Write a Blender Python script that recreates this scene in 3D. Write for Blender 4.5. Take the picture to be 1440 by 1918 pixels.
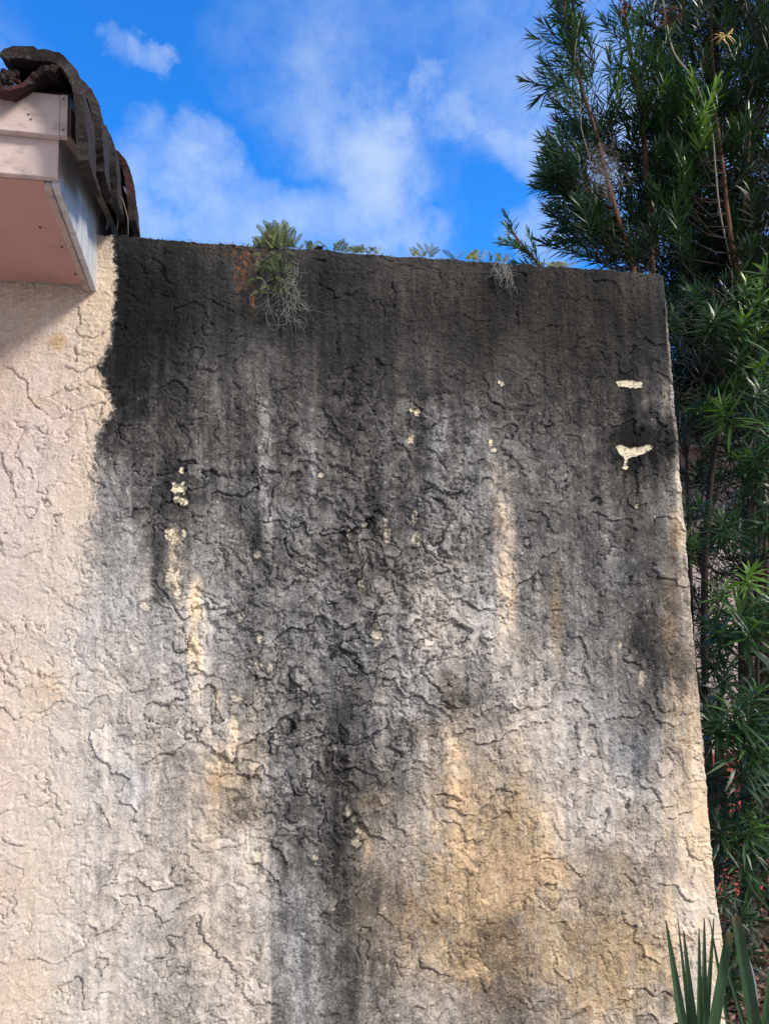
import bpy, bmesh, math, random
import numpy as np
from mathutils import Vector, Matrix

sc = bpy.context.scene
for o in list(bpy.data.objects):
    bpy.data.objects.remove(o)
R = math.radians
rng = np.random.default_rng(7)
random.seed(7)

# ------------------------------------------------------------------ camera
CH = 1.7                      # eye height
F = 1441.0                    # focal length in photo pixels (1440 x 1918)
cd = bpy.data.cameras.new("camera")
cam = bpy.data.objects.new("camera", cd)
sc.collection.objects.link(cam)
sc.camera = cam
cd.sensor_fit = 'VERTICAL'
cd.sensor_height = 24.0
cd.lens = 24.0 * F / 1918.0
cd.clip_start = 0.05
cd.clip_end = 3000
_up = np.array([-370., -11159., 1441.]); _up /= np.linalg.norm(_up)
_y = np.array([0, 0, 1.]) - _up * _up[2]; _y /= np.linalg.norm(_y)
_f = lambda v: np.array([v[0], -v[1], -v[2]])
_Z, _Y = _f(_up), _f(_y)
M = np.array([np.cross(_Y, _Z), _Y, _Z])          # world = M @ camera
mw = Matrix([list(M[0]), list(M[1]), list(M[2])]).to_4x4()
mw.translation = Vector((0, 0, CH))
cam.matrix_world = mw
CAM = np.array([0, 0, CH])

# ------------------------------------------------------------------ light
SUN_DIR = None
TH = R(12.7)                                       # the wall is turned by this
UD = np.array([math.cos(TH), math.sin(TH), 0])     # along the wall
ND = np.array([math.sin(TH), -math.cos(TH), 0])    # out of the wall, to the viewer
ldir = -1.0 * UD - 0.85 * ND + np.array([0, 0, -0.95])   # travel of the light
ldir /= np.linalg.norm(ldir)
tos = -ldir
sun_el = math.asin(tos[2]); sun_az = math.atan2(tos[0], tos[1])
sd = bpy.data.lights.new("sun", 'SUN')
sd.energy = 3.2
sd.angle = R(12)
sd.color = (1.0, 0.93, 0.83)
sun = bpy.data.objects.new("sun", sd)
sun.rotation_euler = Vector(ldir).to_track_quat('-Z', 'Y').to_euler()
sc.collection.objects.link(sun)

W = bpy.data.worlds.new("World"); sc.world = W
W.use_nodes = True
wn, wl = W.node_tree.nodes, W.node_tree.links
wn.clear()
wout = wn.new('ShaderNodeOutputWorld'); bg = wn.new('ShaderNodeBackground')
sky = wn.new('ShaderNodeTexSky'); sky.sky_type = 'NISHITA'
sky.sun_disc = False; sky.sun_elevation = sun_el; sky.sun_rotation = sun_az
sky.altitude = 0; sky.air_density = 1.0; sky.dust_density = 0.3; sky.ozone_density = 2.0
bg.inputs['Strength'].default_value = 0.11
wl.new(bg.outputs[0], wout.inputs[0])

def wmath(op, a, b=None, c=None, clamp=False):
    n = wn.new('ShaderNodeMath'); n.operation = op; n.use_clamp = clamp
    for i, v in enumerate((a, b, c)):
        if v is None: continue
        if isinstance(v, (int, float)): n.inputs[i].default_value = v
        else: wl.new(v, n.inputs[i])
    return n.outputs[0]

def ray(px, py):
    d = M @ np.array([px - 720., -(py - 959.), -F])
    return d / np.linalg.norm(d)

hs = wn.new('ShaderNodeHueSaturation')
hs.inputs['Hue'].default_value = 0.5; hs.inputs['Saturation'].default_value = 1.45; hs.inputs['Value'].default_value = 1.4
wl.new(sky.outputs[0], hs.inputs['Color'])
tc = wn.new('ShaderNodeTexCoord')
nz = wn.new('ShaderNodeTexNoise'); nz.inputs['Scale'].default_value = 6.0; nz.inputs['Detail'].default_value = 9; nz.inputs['Roughness'].default_value = 0.62
wl.new(tc.outputs['Generated'], nz.inputs['Vector'])
sub = wn.new('ShaderNodeVectorMath'); sub.operation = 'SUBTRACT'; sub.inputs[1].default_value = (.5, .5, .5)
wl.new(nz.outputs['Color'], sub.inputs[0])
scl = wn.new('ShaderNodeVectorMath'); scl.operation = 'SCALE'; scl.inputs['Scale'].default_value = 0.20
wl.new(sub.outputs[0], scl.inputs[0])
add = wn.new('ShaderNodeVectorMath'); add.operation = 'ADD'
wl.new(tc.outputs['Generated'], add.inputs[0]); wl.new(scl.outputs[0], add.inputs[1])
nrm = wn.new('ShaderNodeVectorMath'); nrm.operation = 'NORMALIZE'; wl.new(add.outputs[0], nrm.inputs[0])
CL = [(222, 82, 32, .55), (268, 92, 34, .6), (318, 84, 18, .4), (310, 340, 90, .6), (405, 280, 62, .75), (480, 420, 95, .55), (330, 420, 100, .45),
      (740, 240, 66, .8), (680, 260, 100, .42), (760, 340, 110, .55), (730, 430, 120, .7), (630, 190, 110, .32), (540, 60, 120, .22),
      (690, 40, 110, .22), (800, 130, 40, .85), (870, 195, 56, .8), (930, 240, 50, .35), (1010, 250, 60, .6), (1000, 30, 150, .42),
      (1030, 460, 80, .8), (1150, 150, 140, .6), (1250, 300, 160, .6), (-300, 200, 250, .6), (1700, 200, 300, .6), (560, 430, 80, .35)]
tot = None
for (px, py, r, s) in CL:
    c = ray(px, py)
    d = wn.new('ShaderNodeVectorMath'); d.operation = 'DOT_PRODUCT'
    wl.new(nrm.outputs[0], d.inputs[0]); d.inputs[1].default_value = tuple(c)
    mr = wn.new('ShaderNodeMapRange'); mr.interpolation_type = 'SMOOTHSTEP'
    wl.new(d.outputs['Value'], mr.inputs['Value'])
    mr.inputs['From Min'].default_value = math.cos(1.22 * r / F); mr.inputs['From Max'].default_value = 1.0
    mr.inputs['To Min'].default_value = 0; mr.inputs['To Max'].default_value = s
    tot = mr.outputs[0] if tot is None else wmath('ADD', tot, mr.outputs[0])
nz2 = wn.new('ShaderNodeTexNoise'); nz2.inputs['Scale'].default_value = 9.0; nz2.inputs['Detail'].default_value = 10; nz2.inputs['Roughness'].default_value = .64
wl.new(tc.outputs['Generated'], nz2.inputs['Vector'])
cm = wmath('MULTIPLY', tot, wmath('MULTIPLY_ADD', nz2.outputs['Fac'], 4.2, -1.35))
cm = wmath('SUBTRACT', 1.0, wmath('EXPONENT', wmath('MULTIPLY', wmath('MAXIMUM', cm, 0.0), -1.05)))
cm = wmath('MULTIPLY_ADD', cm, 0.92, 0.03)
mixc = wn.new('ShaderNodeMix'); mixc.data_type = 'RGBA'
tint_ = wn.new('ShaderNodeMix'); tint_.data_type = 'RGBA'; tint_.blend_type = 'MULTIPLY'; tint_.inputs['Factor'].default_value = 1
wl.new(hs.outputs[0], tint_.inputs['A']); tint_.inputs['B'].default_value = (.85, 1.15, 1.5, 1)
wl.new(cm, mixc.inputs['Factor']); wl.new(tint_.outputs['Result'], mixc.inputs['A'])
mixc.inputs['B'].default_value = (3.7, 4.7, 6.4, 1)
# broad white cloud added out of view behind the viewer to light the wall
dB = wn.new('ShaderNodeVectorMath'); dB.operation = 'DOT_PRODUCT'; dB.inputs[1].default_value = (0.1, -0.83, 0.55); wl.new(nrm.outputs[0], dB.inputs[0])
mB = wn.new('ShaderNodeMapRange'); mB.interpolation_type = 'SMOOTHSTEP'; wl.new(dB.outputs['Value'], mB.inputs['Value'])
mB.inputs['From Min'].default_value = .05; mB.inputs['From Max'].default_value = .55; mB.inputs['To Max'].default_value = .9
cB = wmath('MULTIPLY', mB.outputs[0], wmath('MULTIPLY_ADD', nz2.outputs['Fac'], 2.0, -.1, clamp=True))
mix2 = wn.new('ShaderNodeMix'); mix2.data_type = 'RGBA'; wl.new(cB, mix2.inputs['Factor'])
wl.new(mixc.outputs['Result'], mix2.inputs['A']); mix2.inputs['B'].default_value = (6.2, 5.9, 5.7, 1)
wl.new(mix2.outputs['Result'], bg.inputs['Color'])

sc.view_settings.view_transform = 'Standard'
sc.view_settings.look = 'None'
sc.view_settings.exposure = 0.5
sc.view_settings.gamma = 1.0
sc.render.engine = 'CYCLES'
sc.render.resolution_x = 768; sc.render.resolution_y = 1024

# ------------------------------------------------------------------ measuring
D = 2.85                                           # the wall's distance
P0 = np.array([0, D, 0.])
def on_wall(px, py, off=0.0):                      # (u, z) on the wall plane shifted out by off
    d = ray(px, py); t = (off + (P0 - CAM) @ ND) / (d @ ND); p = CAM + d * t
    return (p - P0) @ UD, p[2]
def W3(u, n, z):
    return P0 + UD * u + ND * n + np.array([0, 0, z])
def at(px, py, Y):                                 # world point seen at a pixel, Y metres ahead
    d = ray(px, py); return CAM + d * (Y / d[1])
def photo_xy(P):                                   # world points -> photo pixels
    c = (P - CAM) @ M
    return 720 + F * c[..., 0] / -c[..., 2], 959 - F * c[..., 1] / -c[..., 2]

# ------------------------------------------------------------------ numpy noise
def _hash(ix, iy, seed):
    h = (ix.astype(np.int64) * 374761393 + iy.astype(np.int64) * 668265263 + seed * 2147483647 + 1013904223) & 0xFFFFFFFF
    h = ((h ^ (h >> 13)) * 1274126177) & 0xFFFFFFFF
    h = (h ^ (h >> 16)) & 0xFFFFFFFF
    return h
def pn(x, y, seed=0):                              # gradient noise about -1..1
    x0 = np.floor(x); y0 = np.floor(y); fx = x - x0; fy = y - y0
    ux = fx * fx * fx * (fx * (fx * 6 - 15) + 10); uy = fy * fy * fy * (fy * (fy * 6 - 15) + 10)
    out = []
    for dx, dy in ((0, 0), (1, 0), (0, 1), (1, 1)):
        a = _hash(x0 + dx, y0 + dy, seed) * (2 * math.pi / 4294967296.0)
        out.append(np.cos(a) * (fx - dx) + np.sin(a) * (fy - dy))
    a = out[0] + ux * (out[1] - out[0]); b = out[2] + ux * (out[3] - out[2])
    return (a + uy * (b - a)) * 1.5
def fbm(x, y, seed=0, oct=4, g=0.5):
    s = 0; a = 1.0; t = 0
    for o in range(oct):
        s = s + a * pn(x * 2 ** o + 17.3 * o, y * 2 ** o - 9.1 * o, seed + o); t += a; a *= g
    return s / t
def sst(x, a, b):
    t = np.clip((x - a) / (b - a), 0, 1); return t * t * (3 - 2 * t)

# ------------------------------------------------------------------ object helpers
def link(o, parent=None):
    sc.collection.objects.link(o)
    if parent is not None: o.parent = parent
    return o
def tag(o, label=None, cat=None, group=None, kind=None):
    if label: o['label'] = label
    if cat: o['category'] = cat
    if group: o['group'] = group
    if kind: o['kind'] = kind
    return o
def empty(name, loc):
    o = bpy.data.objects.new(name, None); o.location = Vector(loc); o.empty_display_size = 0.1
    return link(o)
def np_mesh(name, V, polys, mat, parent=None, smooth=True, attrs=None):
    """V (n,3); polys list of (m,k) int arrays"""
    V = np.asarray(V, dtype=np.float64)
    if parent is not None:
        V = V - np.array(parent.location)
    me = bpy.data.meshes.new(name)
    me.vertices.add(len(V)); me.vertices.foreach_set('co', V.astype(np.float32).ravel())
    loops = np.concatenate([p.ravel() for p in polys]).astype(np.int32)
    tots = np.concatenate([np.full(len(p), p.shape[1]) for p in polys]).astype(np.int32)
    starts = np.concatenate([[0], np.cumsum(tots)[:-1]]).astype(np.int32)
    me.loops.add(len(loops)); me.loops.foreach_set('vertex_index', loops)
    me.polygons.add(len(tots)); me.polygons.foreach_set('loop_start', starts); me.polygons.foreach_set('loop_total', tots)
    me.polygons.foreach_set('use_smooth', np.full(len(tots), smooth))
    if attrs:
        for k, (typ, arr) in attrs.items():
            at_ = me.attributes.new(k, typ, 'POINT')
            at_.data.foreach_set('color' if typ == 'FLOAT_COLOR' else 'value', np.asarray(arr, dtype=np.float32).ravel())
    me.update(); me.validate()
    me.materials.append(mat)
    return link(bpy.data.objects.new(name, me), parent)
class MB:
    def __init__(s): s.v = []; s.f = []
    def add(s, V, Fc):
        b = len(s.v); s.v += [tuple(map(float, p)) for p in V]; s.f += [tuple(i + b for i in f) for f in Fc]; return s
    def hexa(s, pts):       # 8 points: bottom 4 ccw, top 4 ccw
        return s.add(pts, [(3, 2, 1, 0), (4, 5, 6, 7), (0, 1, 5, 4), (1, 2, 6, 5), (2, 3, 7, 6), (3, 0, 4, 7)])
    def wbox(s, u0, u1, n0, n1, z0, z1):     # box in wall coordinates
        c = [(u0, n1), (u1, n1), (u1, n0), (u0, n0)]
        return s.hexa([W3(u, n, z0) for u, n in c] + [W3(u, n, z1) for u, n in c])
    def tube(s, pts, rad, seg=6):
        pts = [np.array(p, float) for p in pts]
        rad = rad if hasattr(rad, '__len__') else [rad] * len(pts)
        V = []
        for i, p in enumerate(pts):
            t = pts[min(i + 1, len(pts) - 1)] - pts[max(i - 1, 0)]; t /= (np.linalg.norm(t) + 1e-9)
            a = np.cross(t, [0.31, 0.9, 0.2]); a /= np.linalg.norm(a); b = np.cross(t, a)
            for k in range(seg):
                an = 2 * math.pi * k / seg
                V.append(p + rad[i] * (math.cos(an) * a + math.sin(an) * b))
        Fc = [(i * seg + k, i * seg + (k + 1) % seg, (i + 1) * seg + (k + 1) % seg, (i + 1) * seg + k) for i in range(len(pts) - 1) for k in range(seg)]
        Fc += [tuple(range(seg))[::-1], tuple((len(pts) - 1) * seg + k for k in range(seg))]
        return s.add(V, Fc)
    def build(s, name, mat, parent=None, smooth=False, bevel=0):
        off = np.array(parent.location) if parent is not None else np.zeros(3)
        me = bpy.data.meshes.new(name)
        me.from_pydata([tuple(np.array(p) - off) for p in s.v], [], s.f)
        me.update()
        if smooth:
            for p in me.polygons: p.use_smooth = True
        me.materials.append(mat)
        o = link(bpy.data.objects.new(name, me), parent)
        if bevel:
            m = o.modifiers.new('bevel', 'BEVEL'); m.width = bevel; m.segments = 2
        return o

# ------------------------------------------------------------------ materials
def new_mat(name):
    m = bpy.data.materials.new(name); m.use_nodes = True
    n, l = m.node_tree.nodes, m.node_tree.links
    return m, n, l, n['Principled BSDF']
def coords(n, l, scale=(1, 1, 1)):
    t = n.new('ShaderNodeTexCoord'); mp = n.new('ShaderNodeMapping'); mp.inputs['Scale'].default_value = scale
    l.new(t.outputs['Object'], mp.inputs[0]); return mp.outputs[0]
def noise(n, l, v, scale, detail=5, rough=.6):
    t = n.new('ShaderNodeTexNoise'); t.inputs['Scale'].default_value = scale; t.inputs['Detail'].default_value = detail
    t.inputs['Roughness'].default_value = rough; l.new(v, t.inputs['Vector']); return t.outputs['Fac']
def ramp(n, l, fac, stops):
    r = n.new('ShaderNodeValToRGB'); l.new(fac, r.inputs[0]); e = r.color_ramp.elements
    while len(e) > 1: e.remove(e[-1])
    e[0].position = stops[0][0]; e[0].color = (*stops[0][1], 1)
    for p, c in stops[1:]:
        k = e.new(p); k.color = (*c, 1)
    return r.outputs[0]
def bump(n, l, p, h, dist, strength=1.0, prev=None):
    b = n.new('ShaderNodeBump'); b.inputs['Distance'].default_value = dist; b.inputs['Strength'].default_value = strength
    l.new(h, b.inputs['Height'])
    if prev is not None: l.new(prev, b.inputs['Normal'])
    l.new(b.outputs[0], p.inputs['Normal']); return b.outputs[0]
def mixc_(n, l, fac, a, b, mode='MIX'):
    m = n.new('ShaderNodeMix'); m.data_type = 'RGBA'; m.blend_type = mode
    for k, v in (('Factor', fac), ('A', a), ('B', b)):
        if isinstance(v, (int, float)): m.inputs[k].default_value = v
        elif isinstance(v, tuple): m.inputs[k].default_value = (*v, 1)
        else: l.new(v, m.inputs[k])
    return m.outputs['Result']
def painted(name, c1, c2, dirt, scale=(1, 1, 1), amount=.5, rough=.6, ds=6):
    m, n, l, p = new_mat(name)
    v = coords(n, l, scale)
    c = ramp(n, l, noise(n, l, v, 3, 6), [(.35, c1), (.7, c2)])
    f = ramp(n, l, noise(n, l, v, ds, 9, .7), [(.5, (0, 0, 0)), (.75, (amount,) * 3)])
    l.new(mixc_(n, l, f, c, dirt), p.inputs['Base Color'])
    p.inputs['Roughness'].default_value = rough
    g = noise(n, l, coords(n, l, (4, 4, 60)), 6, 6, .7)
    bump(n, l, p, g, .002, .7)
    return m

def plain(name, col, rough=.8, var=.3, sc_=20):
    m, n, l, p = new_mat(name); v = coords(n, l)
    c = ramp(n, l, noise(n, l, v, sc_, 5), [(.3, tuple(x * (1 - var) for x in col)), (.7, tuple(x * (1 + var) for x in col))])
    l.new(c, p.inputs['Base Color']); p.inputs['Roughness'].default_value = rough
    bump(n, l, p, noise(n, l, v, sc_ * 4, 4), .002, .5); return m
# stucco: the stain colours sit on the wall itself (colour attribute), grain and pores from noise
mst, n, l, p = new_mat('stained_stucco')
a = n.new('ShaderNodeAttribute'); a.attribute_name = 'stain'
v = coords(n, l)
g1 = noise(n, l, v, 150, 3, .75); g2 = noise(n, l, v, 60, 5, .7); g3 = noise(n, l, coords(n, l, (40, 40, 9)), 1, 7, .7)
r1 = ramp(n, l, g1, [(.30, (.45,) * 3), (.5, (.94,) * 3), (.70, (1.65,) * 3)])
r2 = ramp(n, l, g2, [(.3, (.72,) * 3), (.7, (1.24,) * 3)])
r3 = ramp(n, l, g3, [(.3, (.90,) * 3), (.7, (1.08,) * 3)])
sepa = n.new('ShaderNodeRGBToBW'); l.new(a.outputs['Color'], sepa.inputs[0])
lightfac = n.new('ShaderNodeMapRange'); l.new(sepa.outputs[0], lightfac.inputs[0])
lightfac.inputs['From Min'].default_value = .25; lightfac.inputs['From Max'].default_value = .6
lightfac.inputs['To Min'].default_value = 1.0; lightfac.inputs['To Max'].default_value = .10
c = mixc_(n, l, lightfac.outputs[0], a.outputs['Color'], mixc_(n, l, 1.0, a.outputs['Color'], r1, 'MULTIPLY'))
c = mixc_(n, l, lightfac.outputs[0], c, mixc_(n, l, 1.0, c, r2, 'MULTIPLY'))
c = mixc_(n, l, 1.0, c, r3, 'MULTIPLY')
l.new(c, p.inputs['Base Color']); p.inputs['Roughness'].default_value = .92
p.inputs['Specular IOR Level'].default_value = .25
b1 = bump(n, l, p, g2, .0018, .8)
bump(n, l, p, g1, .0013, .9, b1)
M_stucco = mst

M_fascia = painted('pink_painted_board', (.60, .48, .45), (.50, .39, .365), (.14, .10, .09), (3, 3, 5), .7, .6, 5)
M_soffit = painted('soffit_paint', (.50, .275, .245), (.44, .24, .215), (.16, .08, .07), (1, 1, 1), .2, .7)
M_rake = painted('weathered_white_board', (.58, .58, .60), (.46, .46, .48), (.16, .16, .16), (5, 5, 1.2), .75, .6, 5)
M_trim = painted('peeling_pink_trim', (.50, .37, .33), (.40, .29, .26), (.07, .045, .035), (3, 3, 3), .95, .7, 8)
M_deck = painted('old_timber', (.10, .07, .05), (.07, .05, .04), (.03, .02, .02))
M_coral = painted('coral_wall_paint', (.72, .16, .13), (.62, .13, .11), (.4, .12, .1), (1, 1, 1), .3, .8)
M_pale = painted('pale_pink_wall_paint', (.78, .66, .64), (.70, .56, .54), (.55, .36, .34), (1, 1, 1), .4, .8)
M_white = painted('white_trim_paint', (.8, .8, .78), (.7, .7, .68), (.4, .4, .4), (1, 1, 1), .3)

# roof tile: dark clay, grey lichen
m, n, l, p = new_mat('lichen_clay_tile'); v = coords(n, l)
c = ramp(n, l, noise(n, l, v, 9, 6), [(.3, (.016, .009, .010)), (.55, (.040, .017, .018)), (.75, (.085, .024, .026))])
lf = ramp(n, l, noise(n, l, v, 34, 8, .75), [(.48, (0, 0, 0)), (.60, (.9,) * 3)])
c = mixc_(n, l, lf, c, (.055, .062, .045))
sp = ramp(n, l, noise(n, l, v, 120, 3, .6), [(.62, (0, 0, 0)), (.7, (.9,) * 3)])
c = mixc_(n, l, sp, c, (.22, .23, .22))
l.new(c, p.inputs['Base Color']); p.inputs['Roughness'].default_value = .9
b1 = bump(n, l, p, noise(n, l, v, 26, 7, .75), .03, 1); bump(n, l, p, noise(n, l, v, 130, 5, .75), .012, 1, b1)
M_tile = m
m, n, l, p = new_mat('red_clay_tile'); v = coords(n, l)
c = ramp(n, l, noise(n, l, v, 12, 6), [(.3, (.03, .011, .011)), (.55, (.10, .018, .018)), (.75, (.20, .04, .035))])
lf = ramp(n, l, noise(n, l, v, 30, 8, .75), [(.54, (0, 0, 0)), (.62, (.9,) * 3)])
c = mixc_(n, l, lf, c, (.09, .09, .08)); l.new(c, p.inputs['Base Color']); p.inputs['Roughness'].default_value = .9
bump(n, l, p, noise(n, l, v, 40, 7, .7), .01, .9)
M_redtile = m

m, n, l, p = new_mat('mossy_red_tile'); v = coords(n, l)
c = ramp(n, l, noise(n, l, v, 10, 6), [(.3, (.018, .010, .010)), (.5, (.045, .016, .016)), (.62, (.15, .026, .026)), (.75, (.18, .05, .045))])
lf = ramp(n, l, noise(n, l, v, 28, 8, .75), [(.50, (0, 0, 0)), (.60, (.9,) * 3)])
c = mixc_(n, l, lf, c, (.06, .062, .052)); l.new(c, p.inputs['Base Color']); p.inputs['Roughness'].default_value = .95
b1 = bump(n, l, p, noise(n, l, v, 26, 7, .75), .03, 1); bump(n, l, p, noise(n, l, v, 130, 5, .75), .012, 1, b1)
M_oldred = m
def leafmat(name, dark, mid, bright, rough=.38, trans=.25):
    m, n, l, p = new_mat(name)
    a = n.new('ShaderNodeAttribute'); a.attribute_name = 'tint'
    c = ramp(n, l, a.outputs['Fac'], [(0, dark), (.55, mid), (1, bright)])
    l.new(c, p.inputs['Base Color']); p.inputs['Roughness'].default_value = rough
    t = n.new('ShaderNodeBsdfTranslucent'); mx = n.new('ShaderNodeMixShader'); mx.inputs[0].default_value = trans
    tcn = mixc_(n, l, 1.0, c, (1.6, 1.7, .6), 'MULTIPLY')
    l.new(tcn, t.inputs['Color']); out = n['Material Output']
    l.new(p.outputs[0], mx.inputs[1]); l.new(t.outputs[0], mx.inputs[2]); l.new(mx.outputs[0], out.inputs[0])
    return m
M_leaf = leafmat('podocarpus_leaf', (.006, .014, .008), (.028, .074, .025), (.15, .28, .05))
M_fern = leafmat('fern_leaf', (.02, .035, .010), (.07, .10, .02), (.22, .22, .05), .6, .2)
m, n, l, p = new_mat('reddish_bark'); v = coords(n, l, (30, 30, 6))
c = ramp(n, l, noise(n, l, v, 1, 6), [(.3, (.05, .022, .014)), (.55, (.17, .075, .045)), (.75, (.28, .16, .11))])
l.new(c, p.inputs['Base Color']); p.inputs['Roughness'].default_value = .9; bump(n, l, p, noise(n, l, v, 2, 6), .006, 1)
M_bark = m
m, n, l, p = new_mat('dark_bark'); v = coords(n, l, (30, 30, 6))
c = ramp(n, l, noise(n, l, v, 1, 6), [(.3, (.012, .009, .007)), (.7, (.05, .035, .026))])
l.new(c, p.inputs['Base Color']); p.inputs['Roughness'].default_value = .95; bump(n, l, p, noise(n, l, v, 2, 6), .008, 1)
M_darkbark = m
M_moss = plain('grey_moss', (.22, .215, .20), .9, .25, 60)
M_mossdark = plain('dry_tangle', (.20, .17, .14), .9, .3, 60)
M_vine = plain('pale_vine', (.30, .25, .20), .8)
M_red = plain('withered_red_leaf', (.15, .045, .03), .8)
M_gold = plain('yellowing_leaf', (.42, .28, .06), .6)
M_pipe = plain('grey_conduit', (.07, .07, .075), .5, .15)
M_twig = plain('dry_twig', (.16, .12, .10), .9)
# sword leaves
m, n, l, p = new_mat('sword_leaf')
v = coords(n, l, (40, 40, 2)); a = n.new('ShaderNodeAttribute'); a.attribute_name = 'edge'
c = ramp(n, l, noise(n, l, v, 1.5, 5), [(.3, (.010, .028, .014)), (.7, (.030, .078, .034))])
c = mixc_(n, l, a.outputs['Fac'], c, (.07, .11, .05))
ad = n.new('ShaderNodeAttribute'); ad.attribute_name = 'dry'
c = mixc_(n, l, ad.outputs['Fac'], c, (.10, .07, .035))
dsp = ramp(n, l, noise(n, l, coords(n, l), 90, 5, .7), [(.60, (0, 0, 0)), (.70, (.6,) * 3)])
c = mixc_(n, l, dsp, c, (.12, .12, .07))
l.new(c, p.inputs['Base Color']); p.inputs['Roughness'].default_value = .55; p.inputs['Specular IOR Level'].default_value = .3
bump(n, l, p, noise(n, l, coords(n, l, (220, 220, 3)), 1, 3), .001, .6)
M_sword = m
# ground
m, n, l, p = new_mat('dirt_ground'); v = coords(n, l)
c = ramp(n, l, noise(n, l, v, 6, 8, .7), [(.3, (.035, .024, .018)), (.5, (.10, .07, .055)), (.7, (.22, .18, .16))])
l.new(c, p.inputs['Base Color']); p.inputs['Roughness'].default_value = .95; bump(n, l, p, noise(n, l, v, 25, 8, .7), .03, 1)
M_ground = m
m, n, l, p = new_mat('leaf_litter_mix')
a = n.new('ShaderNodeAttribute'); a.attribute_name = 'tint'
l.new(ramp(n, l, a.outputs['Fac'], [(0, (.05, .03, .022)), (.5, (.17, .08, .05)), (.8, (.28, .2, .15)), (1, (.4, .33, .28))]), p.inputs['Base Color'])
p.inputs['Roughness'].default_value = .8; M_litter = m

# ------------------------------------------------------------------ ground
g = MB(); g.add([(-600, -600, 0), (600, -600, 0), (600, 900, 0), (-600, 900, 0)], [(0, 1, 2, 3)])
tag(g.build('ground', M_ground), kind='structure')
g = MB(); g.add([(-9, -9, .004), (1.0, -9, .004), (1.0, 2.3, .004), (-9, 2.3, .004)], [(0, 1, 2, 3)])
tag(g.build('bounce_ground', plain('pale_bounce', (.46, .42, .38), .85, .12, 3)), kind='structure')  # added pale sheet, out of view, bounces warm light onto wall and soffit

# ------------------------------------------------------------------ the stained wall
XS = np.arange(160, 1361, 80)
YS = np.arange(440, 1961, 80)
LUM = np.array([
 [30,23,20,24,24,26,24,24,24,24,24,24,26,26,26,30],
 [22,8,8,20.8,26.7,16.2,13,25.5,25.8,23.3,11.3,17.6,17.1,25.3,27.4,35.9],
 [20,8,8,20.8,16.7,13.1,20.2,19,20.8,18.9,21.8,18.5,18.9,12.8,15.4,21.7],
 [22,11.5,17.8,18.2,39.3,30.9,20.2,23,31,19.2,34,22.6,20.6,18.7,23.1,35.8],
 [26,15.7,24,30.2,34.9,39.5,27.9,34.9,19.1,46.5,29.9,28.9,24,34.5,38.5,69],
 [38,34.9,33.1,35.5,32.8,44.9,34.9,51.1,25.1,59.2,45.5,44.6,30.6,8,8,12.6],
 [60,53.8,19.9,39.6,39.3,44,41,38.5,35.8,60.1,50.5,49.3,33.2,45,45,82],
 [47.2,72.1,32.1,60.1,32.8,53.4,41.8,37.1,51.3,55.8,44.2,41.9,50.3,33.9,40,65.8],
 [76.7,64,43.8,61.8,45.9,47.5,45.2,44.8,59.7,64.2,54.9,51.6,57,32.8,46.3,69.3],
 [78,70.9,72.6,71.9,44.8,53.7,46.3,53.2,66.4,69.4,63.7,43.9,62.3,27.2,38.9,66.1],
 [84.1,75.6,69.6,70.9,49.3,58.8,44.2,54.7,72.5,59.2,70.1,68,72.4,20.8,30.6,50.6],
 [78.5,72.4,73.6,68.8,61.1,61.8,28,59.3,64,45.1,71.2,71.9,68.3,42.1,54.1,80.4],
 [81.4,87.3,67.7,75,72,73.1,27.6,50.6,63.6,67.9,72.3,76.4,72.1,62.2,65.6,89.1],
 [83.3,79.9,69.2,63.4,71.3,61.6,31.8,39.6,60.4,72.9,56.3,74.2,79.1,74.7,72.7,84.9],
 [80.9,81.5,70.6,78.3,78.1,59.1,31,62.5,76,69,55,73.7,84,67.7,85.8,92],
 [78.1,80.1,71.8,67.7,72.3,65.9,29.1,52.7,63.4,77.8,63.8,74.1,63,63.1,82.5,89.4],
 [80.8,81.2,68.9,75.5,68.2,70.5,43.4,52.8,56.8,68.5,60.7,74.4,70.4,70.7,85.4,92],
 [79.6,79.9,71,75.5,62.1,75.3,40.3,54.3,70,67.2,49.2,79.5,62.7,71.8,84.6,92],
 [80.8,78.5,61.7,69.6,61.9,79.2,34,58.4,72.2,61.1,52.3,68.3,78.3,73.2,78.5,92],
 [72.9,78,71,70.9,66.5,82.9,34,51.6,69.9,56.9,55.9,64.1,74.1,72.1,77.3,92]], float)
def sample_grid(G, x, y):
    fx = np.clip((x - XS[0]) / 80.0, 0, len(XS) - 1.001); fy = np.clip((y - YS[0]) / 80.0, 0, len(YS) - 1.001)
    ix = fx.astype(int); iy = fy.astype(int); tx = fx - ix; ty = fy - iy
    tx = tx * tx * (3 - 2 * tx) * .5 + tx * .5; ty = ty * ty * (3 - 2 * ty) * .5 + ty * .5
    return (G[iy, ix] * (1 - tx) + G[iy, ix + 1] * tx) * (1 - ty) + (G[iy + 1, ix] * (1 - tx) + G[iy + 1, ix + 1] * tx) * ty
U_EDGE, Z_TOP, THICK = 1.25, 3.083, 0.20
us = np.concatenate([np.arange(-3.2, -1.45, .04), np.arange(-1.45, U_EDGE - .012, .0031), [U_EDGE - .010, U_EDGE - .006, U_EDGE - .002]])
un = np.zeros(len(us))
us = np.concatenate([us, [U_EDGE, U_EDGE, U_EDGE, U_EDGE, U_EDGE]]); un = np.concatenate([un, [-.003, -.010, -.03, -.1, -THICK]])
un[len(us) - 6] = -.0008
zs = np.concatenate([np.arange(0, .06, .02), np.arange(.06, Z_TOP - .012, .0031), [Z_TOP - .010, Z_TOP - .006, Z_TOP - .002]])
zn = np.zeros(len(zs))
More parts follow.
